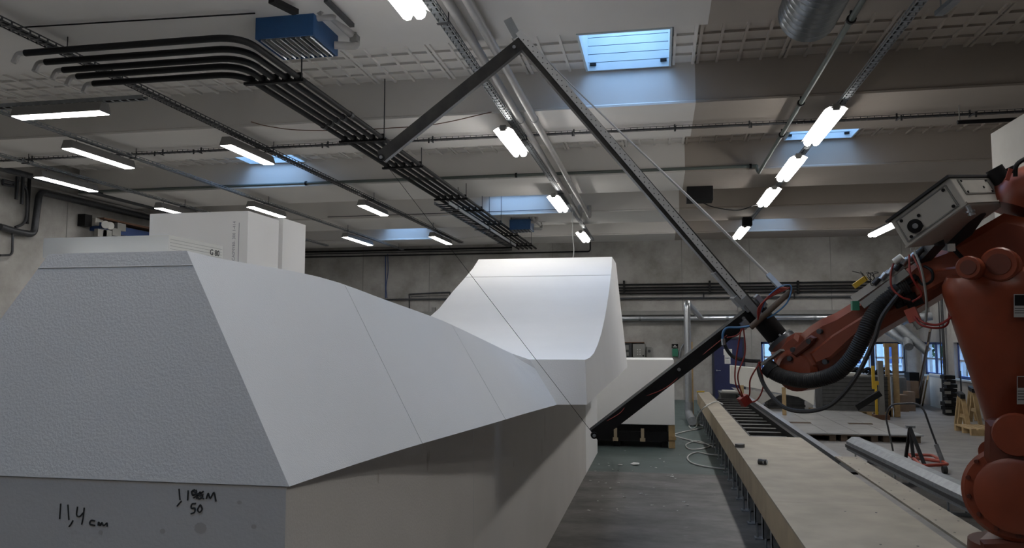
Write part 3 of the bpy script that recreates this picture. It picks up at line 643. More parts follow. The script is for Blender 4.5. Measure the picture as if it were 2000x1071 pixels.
# grey green pipe
yp = 15.95; pz = 5.5
p0 = PY(400, 362, yp); X2 = PZ(1564, 203, 5.35).x
b = MB(); b.tube(fillet([(XL + .1, yp, pz), (PZ(1478, 325, pz).x, yp, pz), (X2 - .05, yp, pz - .02), (X2, yp, pz - .15), (X2, yp - .3, 5.36), (X2, 4, 5.36)], .08), .032, 10)
gp = tag(b.build('pipe', 'green_pipe', origin=(0, yp, pz)), 'grey green pipe crossing the hall then turning toward the camera', 'pipe')
b = MB()
for px in (598, 800, 1008, 1466): r_ = ray(px, 340); x = r_.x * yp / r_.y; b.cyl((x - .02, yp, pz), (x + .02, yp, pz), .05, 10); b.box(x - .02, x + .02, yp, yp + .12, pz - .01, pz + .01)
for py, px in ((38, 1660), (201, 1566), (263, 1530)): y = PZ(px, py, 5.36).y; b.cyl((X2, y - .02, 5.36), (X2, y + .02, 5.36), .05, 10); b.box(X2 - .01, X2 + .01, y - .015, y + .015, 5.36, ZB)
b.build('pipe_clip', 'black', gp)
# spiral duct, top right
de = PZ(1578, 28, 5.06); b = MB(); path = []; rad = []; rr = .25
for k in range(80): path.append((de.x, de.y - k * .035, 5.06)); rad.append(rr + (.014 if k % 3 == 0 else 0))
b.tube(path, rad, 32, 0, caps=False); b.tube([(de.x, de.y - .01, 5.06), (de.x, de.y - 2.7, 5.06)], rr - .012, 32, 1, caps=False)
t = tag(b.build('spiral_duct', ['duct', 'dark_metal'], origin=(de.x, de.y - 1.3, 5.06)), 'ribbed silver round air duct cut by the top edge', 'duct')
b = MB(); b.cyl((de.x, de.y - .6, 5.06 + rr), (de.x, de.y - .6, ZC), .01, 6); b.cyl((de.x, de.y - 2.0, 5.06 + rr), (de.x, de.y - 2.0, ZC), .01, 6); b.build('hanger', 'dark_metal', t)
# blue unit heaters
def heater(x0, x1, y0, y1, z0, z1, label, big):
    t = thing('unit_heater', label, 'heater', ((x0 + x1) / 2, (y0 + y1) / 2, z0), 'blue ceiling unit heaters')
    b = MB(); th = .02
    b.box(x0, x1, y0, y0 + th, z0, z1); b.box(x0, x1, y1 - th, y1, z0, z1); b.box(x0, x0 + th, y0 + th, y1 - th, z0, z1); b.box(x1 - th, x1, y0 + th, y1 - th, z0, z1); b.box(x0 + th, x1 - th, y0 + th, y1 - th, z1 - th, z1)
    b.build('casing', 'blue', t, bevel=.004)
    for k in range(11):
        x = x0 + .05 + (x1 - x0 - .1) * k / 10; b = MB(); b.hexa([(x - .004, y0 + .03, z0 - .01), (x + .004, y0 + .03, z0 - .01), (x + .03, y0 + .03, z0 + .06), (x + .022, y0 + .03, z0 + .06)], [(x - .004, y1 - .03, z0 - .01), (x + .004, y1 - .03, z0 - .01), (x + .03, y1 - .03, z0 + .06), (x + .022, y1 - .03, z0 + .06)]); b.build('louvre', 'grey_box' if k % 2 else 'alu', t)
    b = MB(); b.box(x0 + th, x1 - th, y0 + th, y1 - th, z0 + .12, z0 + .16); b.build('fin_block', 'black', t)
    b = MB()
    for x in (x0 + .04, x1 - .04): b.box(x - .012, x + .012, y0 + .02, y0 + .05, z1, ZB if y1 < 8.4 or y0 > 20.82 else ZC); b.box(x - .012, x + .012, y1 - .06, y1 - .03, z1, ZB if y1 < 8.4 or y0 > 20.82 else ZC)
    b.build('hanger', 'dark_metal', t)
    b = MB(); zt = z0 + .3 * (z1 - z0); zz = z0 + .75 * (z1 - z0)
    b.tube(fillet([(x1, y0 + .1, zz), (x1 + .16, y0 + .1, zz), (x1 + .16, y0 + .1, ZB)], .06), .042, 12)
    b.tube(fillet([(x1 + .06, y0 - .02, ZB), (x1 + .09, y0 + .02, z1 - .02), (x1 + .2, y1 - .05, zt + .1), (x1 + .24, y1 - .02, zt), (x1, y1 - .1, zt)], .07), .042, 12); b.build('water_pipe', 'white_pipe', t)
    b = MB(); q = Vector((x1 + .22, y1 - .06, zt + .06)); b.box(q.x - .04, q.x + .04, q.y - .05, q.y + .05, q.z - .03, q.z + .05); b.cyl(q + Vector((0, 0, .05)), q + Vector((0, 0, .12)), .02); b.bar(q + Vector((-.1, -.1, .14)), q + Vector((.1, .05, .14)), .025, .008); b.build('valve', ['grey_box'], t)
    return t
h0 = PY(498, 77, 7.35); h1 = PY(612, 68, 7.35); hz = PY(498, 22, 7.35)
heater(h0.x, h1.x, 7.35, 7.98, h0.z, hz.z, 'big blue ceiling heater box at the top left above the pipe bend', True)
h0 = PY(995, 449, 21.3); h1 = PY(1036, 448, 21.3); hz = PY(995, 429, 21.3)
heater(h0.x, h1.x, 21.3, 21.95, h0.z, hz.z, 'small distant blue ceiling heater at the end of the black pipes', False)
# dark channel above the near heater and the slim strut right of it
a_ = PZ(530, 0, 5.38); e_ = PZ(560, 16, 5.38)
b = MB(); b.bar(a_, PZ(578, 24, 5.38), .08, .05); tag(b.build('support_channel', 'black', origin=a_), 'black steel channel passing over the near blue heater', 'channel')
b = MB(); b.bar(PZ(637, 0, 5.4), PZ(688, 50, 5.4), .05, .04); tag(b.build('support_channel', 'dark_metal', origin=PZ(660, 20, 5.4)), 'grey slanting strut right of the near blue heater', 'channel')
b = MB(); a_ = PZ(20, 55, 5.42); e_ = PZ(498, 26, 5.42); b.tube([a_, e_], .008, 6); tag(b.build('cable', 'black', origin=a_), 'straight black cable running to the near blue heater', 'cable')
b = MB(); pts = [PZ(490, 238, 5.43), PZ(520, 246, 5.40), PZ(580, 254, 5.38), PZ(680, 255, 5.38), PZ(750, 251, 5.38), PZ(850, 243, 5.38), PZ(960, 219, 5.43)]
b.tube(smooth_path(pts), .007, 6); tag(b.build('cable', 'wood_brown', origin=pts[0]), 'sagging brown cable crossing behind the black pipes', 'cable')
b = MB(); a_ = PY(740, 419, 20.78); b.tube([PY(640, 424, 20.79), PY(830, 418, 20.79), PY(920, 415, 20.79), PY(1090, 409, 20.79)], .01, 6); tag(b.build('cable', 'dark_metal', origin=a_), 'thin dark cable along the far lit beam', 'cable')
# black box with cable on the beam, right
q0 = PY(1341, 396, 17.9); q1 = PY(1391, 372, 17.9)
b = MB(); b.box(q0.x, q1.x, 17.6, 18.1, q0.z, ZB); bb = tag(b.build('junction_box', 'black', origin=(q0.x, 18, q0.z), bevel=.01), 'black box fixed under a beam right of the bow', 'box')
b = MB(); b.tube(smooth_path([PY(1372, 396, 17.8), PY(1395, 405, 17.9), PY(1440, 411, 18), PY(1478, 401, 18), PZ(1488, 408, 5.32)]), .012, 6); tag(b.build('cable', 'black', origin=q0), 'black cable sagging from the black box to the light row', 'cable')
p_ = PZ(1459, 433, 5.2); b = MB(); b.box(p_.x - .12, p_.x + .12, p_.y - .15, p_.y + .15, 5.08, 5.3); tag(b.build('junction_box', 'black', origin=p_), 'small dark junction box above the farthest light over the track', 'box')
# suspended bar, far upper right
a_ = PZ(1870, 239, 5.2); e_ = Vector((a_.x + 1.6, a_.y, 5.2)); t = thing('hanging_bar', 'dark horizontal bar hung on two thin rods at the upper right', 'bar', a_)
b = MB(); b.cyl(a_, e_, .03, 10); b.build('crossbar', 'black', t); b = MB(); b.cyl(a_ + Vector((.03, 0, 0)), a_ + Vector((.03, 0, ZC - 5.2)), .008, 6); b.cyl(a_ + Vector((1.05, 0, 0)), a_ + Vector((1.05, 0, ZC - 5.2)), .008, 6); b.build('hanger', 'grey_box', t)
a_ = PZ(1833, 27, 5.3); b = MB(); b.bar(a_, PZ(1865, 0, 5.3), .08, .05); b.bar(PZ(1865, 0, 5.3), PZ(1865, 0, 5.3) + Vector((0, -2, 0)), .08, .05); b.cyl(PZ(1838, 22, 5.3), PZ(1838, 22, 5.3) + Vector((0, 0, .7)), .008); tag(b.build('cable_tray', 'metal', origin=a_), 'end of a grey cable tray at the top right edge', 'cable tray')
b = MB(); a_ = PZ(1118, 420, 5.2); b.tube(smooth_path([Vector((a_.x, a_.y, ZC)), a_, a_ + Vector((0, 0, -.5)), a_ + Vector((.03, 0, -.9)), a_ + Vector((-.02, 0, -1.15)), a_ + Vector((-.18, 0, -1.22))]), .012, 6); tag(b.build('cable', 'white_cable', origin=a_), 'loose pale cable end dangling by the far bright lights', 'cable')
# ================================================================== BACK WALL GEAR
YW = YB
def wall_pipe(px0, px1, py, r, m, label, group=None, dy=.1, ext=0):
    y = YW - dy; a_ = PY(px0, py, y); e_ = PY(px1, py, y); z = (a_.z + e_.z) / 2
    b = MB(); b.tube([(a_.x, y, z), (e_.x, y, z)], r, 10); return tag(b.build('pipe', m, origin=(a_.x, y, z)), label, 'pipe', group)
for k, py in enumerate((553, 559.5, 565, 571)): wall_pipe(1205, 1795, py, .028, 'black', ('top', 'second', 'third', 'lowest')[k] + ' of the four close black pipes on the back wall', 'four black pipes on the back wall')
wall_pipe(1205, 1795, 581, .035, 'dark_metal', 'single dark pipe below the four black pipes on the back wall')
wall_pipe(740, 880, 585, .035, 'dark_metal', 'dark pipe on the back wall behind the hump crest')
t = thing('bracket', 'black upright bracket across the four wall pipes', 'bracket', PY(1219, 570, YW))
for px in (1219, 1386, 1558): 
    q = PY(px, 562, YW); b = MB(); b.box(q.x - .03, q.x + .03, YW - .15, YW - .002, PY(px, 575, YW).z, PY(px, 549, YW).z); b.build('bracket', 'black', t)
for px in (1374, 1550): q = PY(px, 577, YW); b = MB(); b.box(q.x - .02, q.x + .02, YW - .14, YW - .1, PY(px, 584, YW).z, PY(px, 571, YW).z); b.build('link', 'black', t)
b = MB(); yb = YW - .12; r_ = .12
p0 = PY(1205, 612, yb); b.box(p0.x, XR, YW - .2, YW, PY(1205, 616, yb).z, PY(1205, 608, yb).z); o = tag(b.build('wall_duct', 'grey_box', origin=p0), 'grey rectangular cable channel along the back wall', 'cable channel')
b = MB(); p0 = PY(1205, 622.5, yb); x = p0.x; b.cyl((x, yb - .1, p0.z), (PY(1660, 622, yb).x, yb - .1, p0.z), .085, 16); wd = tag(b.build('air_duct', 'alu', origin=p0), 'long silver round duct running level along the back wall', 'duct')
b = MB()
for px in (1250, 1420, 1590): q = PY(px, 622, yb); b.cyl((q.x - .04, yb - .1, p0.z), (q.x + .04, yb - .1, p0.z), .092, 16)
b.build('duct_collar', 'metal', wd)
# vertical duct with elbow
q = PY(1345, 780, 21.0); xx = q.x; ztop = PY(1345, 592, 21.0).z
b = MB(); b.tube(fillet([(xx, 21.0, .32), (xx, 21.0, ztop), (xx + .05, 21.5, ztop + .0), PY(1369, 621, 27.0)], .2), .085, 16)
vd = tag(b.build('air_duct', 'alu', origin=(xx, 21, .3)), 'upright silver duct with a round elbow on top', 'duct')
b = MB(); b.tube(fillet([(xx, 21.0, .45), (xx + .0, 21.0, .12), (xx + .02, 19.3, .12)], .2), .105, 16); b.build('floor_boot', 'metal', vd)
b = MB(); q = PY(1353, 800, 21.1); b.box(q.x - .03, q.x + .03, 21.1, 21.14, 0, PY(1353, 668, 21.1).z); tag(b.build('wooden_post', 'wood', origin=(q.x, 21.1, 0)), 'thin yellow batten standing behind the upright duct', 'post')
# control boxes, first aid box
cb = thing('control_cabinet', 'grey control cabinet with push buttons on the back wall', 'cabinet', PY(1245, 690, YW)); b = MB(); x0, x1, z0, z1 = rectY(1236, 672, 1260, 701, YW - .2); b.box(x0, x1, YW - .25, YW, z0, z1); b.build('enclosure', 'grey_box', cb, bevel=.01)
b = MB()
for i in range(2):
    for j in range(3): b.cyl((x0 + .16 + .08 * i, YW - .25, z0 + .15 + .08 * j), (x0 + .16 + .08 * i, YW - .27, z0 + .15 + .08 * j), .018, 8)
b.build('push_button', 'paper', cb); b = MB(); b.cyl((x1 - .06, YW - .25, z0 + .1), (x1 - .06, YW - .28, z0 + .1), .03, 10); b.build('rotary_switch', 'black', cb)
cb = thing('control_cabinet', 'dark open control box left of the push button cabinet', 'cabinet', PY(1225, 690, YW)); b = MB(); x0, x1, z0, z1 = rectY(1213, 671, 1234, 700, YW - .2); b.box(x0, x1, YW - .2, YW, z0, z1); b.build('enclosure', 'dark_metal', cb)
b = MB(); b.box(x0 + .03, x1 - .1, YW - .22, YW - .2, z0 + .08, z0 + .2); b.box(x0 + .03, x1 - .1, YW - .22, YW - .2, z1 - .22, z1 - .06); b.build('display', 'grey_box', cb)
b = MB(); x0, x1, z0, z1 = rectY(1213, 667, 1258, 670, YW - .2); b.box(x0, x1, YW - .25, YW, z0, z0 + .03); tag(b.build('wall_shelf', 'wood_brown', origin=(x0, YW, z0)), 'narrow brown shelf above the control cabinets', 'shelf')
b = MB(); x0, x1, z0, z1 = rectY(1263, 678, 1273, 700, YW - .1); b.box(x0, x1, YW - .12, YW, z0, z1); s_ = tag(b.build('wall_socket', 'grey_box', origin=(x0, YW, z0)), 'small grey switch box right of the control cabinets', 'switch')
b = MB(); b.cyl(((x0 + x1) / 2, YW - .12, (z0 + z1) / 2 + .05), ((x0 + x1) / 2, YW - .15, (z0 + z1) / 2 + .05), .05, 12); b.build('knob', 'dark_metal', s_)
x0, x1, z0, z1 = rectY(1312, 672, 1325, 697, YW - .1); zm = z0 + (z1 - z0) * .62
t = thing('first_aid_station', 'green wall box with a black sign plate above it', 'first aid box', (x0, YW, z0)); b = MB(); b.box(x0 + .01, x1 - .01, YW - .12, YW, z0, zm); b.build('green_box', 'green', t, bevel=.02)
b = MB(); b.box(x0, x1, YW - .03, YW, zm + .02, z1); b.build('sign_plate', 'black', t); b = MB(); b.cyl(((x0 + x1) / 2, YW - .03, z1 - .06), ((x0 + x1) / 2, YW - .034, z1 - .06), .022, 10); b.box(x0 + .03, x1 - .03, YW - .034, YW - .03, zm + .05, zm + .06); b.box(x0 + .04, x1 - .04, YW - .034, YW - .03, zm + .075, zm + .085); b.build('sign_print', 'paper', t)
b = MB(); q = PY(1326, 700, YW - .05); b.tube(fillet([q, PY(1328, 690, YW - .05), PY(1330, 680, YW - .05), PY(1336, 672, YW - .05)], .1), .025, 8); tag(b.build('pipe', 'metal', origin=q), 'short bent grey pipe beside the green wall box', 'pipe')
x0, x1, z0, z1 = rectY(1418, 654, 1430, 663, YW - .1)
b = MB(); b.box(x0, x1, YW - .03, YW, z0 + .05, z1); es = tag(b.build('exit_sign', 'green', origin=(x0, YW, z0)), 'small green emergency exit pictogram sign above the navy door', 'sign')
b = MB(); b.box(x0 + .03, x0 + .1, YW - .033, YW - .03, z0 + .07, z1 - .03); b.add([(x0 + .13, YW - .033, (z0 + .05 + z1) / 2 + .03), (x0 + .13, YW - .033, (z0 + .05 + z1) / 2 - .03), (x0 + .19, YW - .033, (z0 + .05 + z1) / 2)], [(0, 1, 2)]); b.build('pictogram', 'paper', es)
for px0, py0, px1, py1, lb in ((1413, 682, 1430, 694, 'upper wide white paper notice taped to the navy door'), (1415, 694, 1427, 711, 'lower white paper notice with small emblem on the navy door')):
    x0, x1, z0, z1 = rectY(px0, py0, px1, py1, YW - .06); b = MB(); b.box(x0, x1, YW - .058, YW - .052, z0, z1); o = tag(b.build('paper_notice', 'paper', origin=(x0, YW - .05, z0)), lb, 'notice')
    b = MB(); cxx = (x0 + x1) / 2
    if py0 > 690:
        for dx in (-.05, 0, .05): b.cyl((cxx + dx, YW - .058, z1 - .1), (cxx + dx, YW - .062, z1 - .1), .025, 8)
        for j in range(4): b.box(x0 + .04, x1 - .04, YW - .0605, YW - .058, z0 + .03 + .025 * j, z0 + .036 + .025 * j)
    else:
        for j in range(3): b.box(x0 + .12, x1 - .03, YW - .0605, YW - .058, z0 + .06 + .04 * j, z0 + .067 + .04 * j)
    b.build('print', 'print', o)
# pipes just under the roof at the back wall, and frame on the wall behind the hump
for k, (py, r_, m) in enumerate(((490.5, .035, 'black'), (495, .02, 'dark_metal'), (500, .025, 'black'))):
    y = YW - .25 - .03 * k; a_ = PY(603, py, y); e_ = PY(1000 if k < 2 else 1153, (486, 490, 494)[k], y); z = (a_.z + e_.z) / 2
    b = MB(); pts = [(XL + .05, y, z), (e_.x, y, z)]
    if k == 2: pts = fillet(pts + [(e_.x, y, ZB - .03)], .1)
    b.tube(pts, r_, 8); tag(b.build('pipe', m, origin=(a_.x, y, z)), ('upper thick black pipe', 'middle thin grey pipe', 'lower black pipe turning up at its right end,')[k] + ' under the roof on the back wall', 'pipe', 'pipes high on the back wall')
t = thing('railing', 'dark thin rectangular steel frame on the back wall left of the ramp', 'frame', PY(840, 590, YW)); b = MB(); y = YW - .1
P4 = [PY(799, 575, y), PY(879, 571, y), PY(879, 585, y), PY(800, 585, y)]
for i in range(4): b.cyl(P4[i], P4[(i + 1) % 4], .025, 8)
b.cyl(P4[0], PY(800, 604, y), .025, 8); b.build('frame_bar', 'dark_metal', t); b = MB(); b.cyl(PY(802, 580, y), PY(876, 577, y), .012, 6); b.build('tie_rod', 'dark_metal', t)
b = MB(); b.tube(smooth_path([PY(757, 496, YW - .05), PY(758, 530, YW - .05), PY(754, 560, YW - .05), PY(756, 583, YW - .05)]), .014, 6); b.tube([PY(753, 500, YW - .04), PY(753, 583, YW - .04)], .02, 6); tag(b.build('cable', 'blue_steel', origin=PY(757, 500, YW)), 'blue grey cable dropping down the back wall left of centre', 'cable')
b = MB(); x0, x1, z0, z1 = rectY(843, 601, 850, 609, YW - .1); b.box(x0, x1, YW - .1, YW, z0, z1); b.box(x0 - .4, x1 + .3, YW - .16, YW, z0 - .12, z0); tag(b.build('junction_box', 'grey_box', origin=(x0, YW, z0)), 'small grey box on a ledge beside the ramp edge', 'box')
x0, x1, z0, z1 = rectY(1440, 599, 1448, 609, YW - .1); b = MB(); b.box(x0, x1, YW - .3, YW - .1, z0, z1); tag(b.build('junction_box', 'grey_box', origin=(x0, YW, z0)), 'small grey box on the cable channel behind the bow joint', 'box')
# ================================================================== LEFT WALL GEAR
XW = XL + .12
def lp_(px, py, x=XW): return PX(px, py, x)
b = MB(); zc = lp_(79, 376).z; b.tube(fillet([lp_(0, 443), lp_(33, 453), Vector((XW, lp_(66, 459).y, lp_(66, 459).z)), lp_(77, 375), Vector((XW, 26.5, zc))], .15), .07, 10); tag(b.build('pipe', 'dark_metal', origin=lp_(77, 375)), 'thick dark pipe dropping and bending along the left wall', 'pipe', 'pipes on the left wall')
b = MB(); q = PX(0, 328, XW + .5); zc = PX(150, 367, XW + .5).z; b.cyl((XW + .5, 12, zc), (XW + .5, 24.5, zc), .06, 10)
tag(b.build('pipe', 'dark_metal', origin=(XW + .5, 18, zc)), 'dark pipe running just below the leftmost cable tray', 'pipe', 'pipes on the left wall')
b = MB(); zc = lp_(110, 383, XL + .05).z; zc2 = lp_(135, 380, XL + .05).z; b.cyl((XL + .05, 13, zc2), (XL + .05, 26, zc2), .03, 8); tag(b.build('pipe', 'wall', origin=(XL, 18, zc2)), 'slim white painted pipe high on the left wall', 'pipe', 'pipes on the left wall')
for k, (px, pa, pe) in enumerate(((34, 345, 390), (45, 345, 400), (58, 342, 438))):
    b = MB(); a_ = lp_(px, pa); e_ = lp_(px, pe); b.cyl(a_, Vector((a_.x, a_.y, e_.z)), .035, 8); tag(b.build('pipe', 'dark_metal' if k < 2 else 'black', origin=a_), ('leftmost', 'middle', 'rightmost')[k] + ' of three short upright pipes at the left edge', 'pipe', 'upright pipes at the left edge')
b = MB(); b.tube(smooth_path([lp_(45, 362), lp_(52, 375), lp_(52, 420), lp_(45, 437), lp_(30, 444)]), .03, 8); tag(b.build('hose', 'dark_metal', origin=lp_(50, 400)), 'curved grey hose on the left wall at the photo edge', 'hose')
b = MB(); b.tube(fillet([lp_(25, 448), Vector((XW, lp_(24, 498).y, lp_(22, 498).z)), lp_(0, 499)], .1), .025, 8); tag(b.build('pipe', 'dark_metal', origin=lp_(24, 470)), 'thin pipe turning left low on the left wall', 'pipe')
t = thing('wall_bracket', 'dark rectangular bracket frame on the left wall at the photo edge', 'bracket', lp_(20, 355)); b = MB(); Q = [lp_(5, 352), lp_(27, 357), lp_(27, 364), lp_(5, 360)]
for i in range(4): b.cyl(Q[i], Q[(i + 1) % 4], .03, 6)
b.build('frame_bar', 'dark_metal', t)
def lbox(px0, py0, px1, py1, dep, m, name, label, cat, extra=None):
    y0, y1, z0, z1 = rectX(px0, py0, px1, py1, XL + dep); b = MB(); b.box(XL, XL + dep, y0, y1, z0, z1); return tag(b.build(name, m, origin=(XL, y0, z0), bevel=.015), label, cat), (y0, y1, z0, z1)
lbox(162, 421, 170, 434, .12, 'box_white', 'junction_box', 'small grey white box highest on the left wall', 'box')
o, (y0, y1, z0, z1) = lbox(187, 425, 202, 443, .28, 'box_white', 'pump_unit', 'white pump box with black back on the left wall above the cream board', 'pump'); b = MB(); b.box(XL, XL + .2, y0 - .25, y0 - .02, z0 - .05, z1 + .05); b.build('motor', 'black', o)
t = thing('hoist_rail', 'blue steel hoist beam with white valves mounted on the left wall', 'hoist', lp_(250, 450)); a_ = lp_(203, 438, XL + .4); e_ = lp_(292, 456, XL + .4)
b = MB(); zc = (a_.z + e_.z) / 2; b.box(XL + .02, XL + .3, a_.y, e_.y + 4, zc - .15, zc + .05); b.box(XL + .3, XL + .42, a_.y + 4, e_.y + 4, zc - .24, zc - .04); b.build('beam', 'blue_steel', t); b = MB(); b.box(XL + .02, XL + .4, a_.y, e_.y + 4, zc + .12, zc + .16); b.build('top_rail', 'wood_brown', t)
for px, py in ((206, 440), (215, 442)): q = lp_(px, py, XL + .45); b = MB(); b.cyl(q, q + Vector((.08, -.1, 0)), .09, 14); b.build('dial', 'paper', t)
for px, py in ((238, 443), (228, 453), (210, 456), (200, 455)): q = lp_(px, py, XL + .45); b = MB(); b.box(q.x - .1, q.x, q.y - .15, q.y + .15, q.z - .1, q.z + .08); b.build('valve_block', 'grey_box', t)
# ================================================================== ROBOT TRACK
TX0, TX1, TX2, TX3, TX4, TX5 = 1.0, 1.35, 2.06, 2.12, 2.15, 2.42
TZ = .61; TB = .29; Yn = 3.0
tk = thing('robot_track', 'long plywood covered robot track with open rungs at its far end', 'robot track', (1.7, 12, 0))
for k, (y0, y1) in enumerate(((Yn, 5.6), (5.605, 8.2), (8.205, 11.0), (11.005, 14.6), (14.605, 18.0), (18.005, 22.4))):
    b = MB(); b.box(TX0, TX0 + .022, y0, y1, TB, TZ - .018); b.build('side_panel', 'ply_side', tk)
for y0, y1 in ((Yn, 7.6), (7.604, 12.5), (12.504, 17.4), (17.404, 22.4)):
    b = MB(); b.box(TX0, TX1 - (.03 if y0 > 12.5 else 0), y0, y1, TZ - .018, TZ); b.build('edge_board', 'ply', tk)
for y0, y1 in ((Yn, 7.6), (7.603, 12.5)):
    b = MB(); b.box(TX1 + .002, TX2, y0, y1, TZ - .02, TZ - .002); b.build('deck_board', 'ply', tk)
b = MB(); b.box(TX4, TX5, Yn, 10.6, TZ - .018, TZ + .002); b.build('edge_board', 'ply', tk)
b = MB(); y = Yn + .3
while y < 10.5:
    for x in (TX4 + .05, TX5 - .05): b.cyl((x, y, TZ + .001), (x, y, TZ + .0035), .009, 8)
    y += .42
for y in (7.3, 6.2, 5.9): 
    for x in (1.55, 1.8): b.cyl((x, y, TZ - .004), (x, y, TZ), .009, 8)
b.build('screw_heads', 'dark_metal', tk)
b = MB(); b.box(TX2 + .01, TX4, Yn, 22, TZ - .11, TZ - .08); b.build('slot_channel', 'black', tk)
b = MB(); b.box(TX4, TX4 + .05, 10.6, 22.4, TZ - .1, TZ - .01); b.box(TX4 + .05, TX4 + .16, 10.6, 22.4, TZ - .08, TZ - .05); b.build('guide_rail', 'alu', tk)
b = MB(); b.box(TX4 + .16, TX5, 10.6, 22.4, TZ - .22, TZ - .19); b.box(TX1 - .03, TX1, 12.5, 22.4, TZ - .2, TZ - .02); b.box(TX1, TX1 + .05, 12.5, 22.4, TZ - .1, TZ - .06); b.box(TX2 - .02, TX2 + .03, 12.5, 22.4, TZ - .2, TZ - .05); b.build('beam', 'black', tk)
b = MB(); b.box(TX1, TX2, 12.52, 22.4, .12, .14); b.build('inner_tray', 'black', tk)
y = 13.0
while y < 22:
    b = MB(); b.box(TX1, TX2, y, y + .16, TZ - .2, TZ - .14); b.build('rung', 'black_worn', tk); y += .62
y = Yn + .25
while y < 22.2:
    b = MB(); b.box(TX0 + .03, TX0 + .04, y, y + .12, .0, TZ - .02); b.box(TX0 + .03, TX0 + .16, y, y + .012, 0, TB + .1); b.box(TX0 - .05, TX0 + .16, y, y + .12, 0, .012); b.build('leg', 'metal', tk)
    b = MB(); b.cyl((TX0 - .02, y + .06, .0), (TX0 - .02, y + .06, .16), .012, 8); b.build('levelling_bolt', 'metal', tk); y += .68
b = MB(); b.box(TX0 + .3, TX0 + .34, Yn, 22.4, .0, TZ - .03); b.box(TX5 - .1, TX5 - .06, Yn, 22.4, .0, TZ - .22); b.build('inner_beam', 'dark_metal', tk)
# small things on the track
q = PZ(1445, 874, TZ); b = MB(); b.cyl(q, q + Vector((0, 0, .045)), .065, 24); o = tag(b.build('tape_roll', 'tape', origin=q), 'flat grey tape roll lying on the plywood track edge', 'tape roll')
q = PZ(1489, 908, TZ); t = thing('drink_can', 'crushed dark drink can lying on the plywood track', 'can', q); d = Vector((.9, -.4, 0)).normalized(); a_ = q + Vector((0, 0, .033)) - d * .05
b = MB(); b.tube([a_, a_ + d * .006, a_ + d * .04, a_ + d * .06, a_ + d * .095, a_ + d * .105], [.022, .032, .033, .029, .032, .024], 18); b.build('can_body', 'black_worn', t); b = MB(); b.tube([a_ + d * .105, a_ + d * .108], [.025, .024], 18); b.build('can_lid', 'alu', t)
b = MB(); b.box(*[v for v in (q.x - .0, q.x + .03)], q.y - .036, q.y - .034, q.z + .02, q.z + .045); b.build('emblem', 'paper', t)
q = PZ(1367, 767, TZ); b = MB(); b.tube([q + Vector((-.08, 0, .02)), q + Vector((.12, .1, .02))], .02, 8); tag(b.build('glove', 'yellow', origin=q), 'small yellow roll lying on the far end of the track', 'roll')
# coiled pale hose on the floor left of the track
pts = [PZ(1412, 790, .62), PZ(1398, 785, .64), PZ(1376, 796, .6) , PZ(1362, 815, .3), PZ(1361, 832, .02)]
cl = [(1361, 832), (1352, 838), (1346, 832), (1356, 829), (1375, 833), (1365, 838), (1340, 843), (1317, 850), (1345, 860), (1375, 867), (1397, 867), (1375, 876), (1348, 878), (1340, 869), (1362, 862), (1390, 872), (1410, 878)]
cl2 = [(1410, 890), (1385, 888), (1360, 884), (1343, 893), (1352, 905), (1385, 913), (1421, 917)]
b = MB(); b.tube(smooth_path(pts + [PZ(x, y, .015) for x, y in cl[1:]]), .013, 8); b.tube(smooth_path([PZ(x, y, .015) for x, y in cl2]), .013, 8)
tag(b.build('hose', 'white_cable', origin=PZ(1360, 870, 0)), 'loosely coiled pale hose on the floor left of the track', 'hose')
# ================================================================== FLOOR THINGS
random.seed(3)
pieces = [(1102, 1017, .11, 'wood', 'torn tan paper scrap by the foam base near the bottom edge'), (1243, 908, .10, 'paper', 'larger white offcut strip on the green floor'), (1212, 909, .05, 'paper', None), (1150, 999, .03, 'paper', None), (1079, 1036, .035, 'paper', None)]
for i, (px, py, s, m, lb) in enumerate(pieces + [(random.uniform(1165, 1350), random.uniform(878, 1000), random.uniform(.012, .03), 'paper', None) for _ in range(26)] + [(random.uniform(1150, 1215), random.uniform(905, 945), .02, 'paper', None) for _ in range(10)]):
    q = PZ(px, py, 0); n = 6; b = MB(); pts = [(q.x + math.cos(6.28 * k / n) * s * random.uniform(.5, 1.2), q.y + math.sin(6.28 * k / n) * s * random.uniform(.3, 1.2), .003 + random.uniform(0, s * .35)) for k in range(n)]
    if q.x < XB + .06: continue
    b.prism(pts, (0, 0, .003)); tag(b.build('foam_scrap' if lb is None else 'paper_scrap', m, origin=q), lb or 'tiny white foam scrap lying on the dark aisle floor', 'scrap', None if lb else 'foam scraps on the aisle floor')
# tiled platform on pallets, right of the track
y0, y1 = PZ(1575, 846, .16).y, PZ(1600, 801, .16).y
t = thing('tiled_platform', 'low platform of grey boards resting on pallets right of the track', 'platform', (4, 18, 0)); X0, X1 = 2.75, 5.15
for i in range(4):
    for j in range(4):
        x = X0 + (X1 - X0) * i / 4; y = y0 + (y1 - y0) * j / 4; b = MB(); b.box(x + .006, x + (X1 - X0) / 4 - .006, y + .006, y + (y1 - y0) / 4 - .006, .135, .16); b.build('board', 'tile', t)
for i in range(3):
    x = X0 + .05 + (X1 - X0 - .8) * i / 2
    b = MB(); b.box(x, x + .7, y0 + .03, y1 - .1, .11, .134); b.box(x, x + .12, y0 + .05, y1 - .1, 0, .11); b.box(x + .58, x + .7, y0 + .05, y1 - .1, 0, .11); b.build('pallet', 'wood_dark', t)
for px, py in ((1561, 826), (1680, 828)): q = PZ(px, py, .165); b = MB(); b.box(q.x - .25, q.x + .25, q.y - .08, q.y + .08, .16, .175); b.build('cut_slot', 'wood_dark', t)
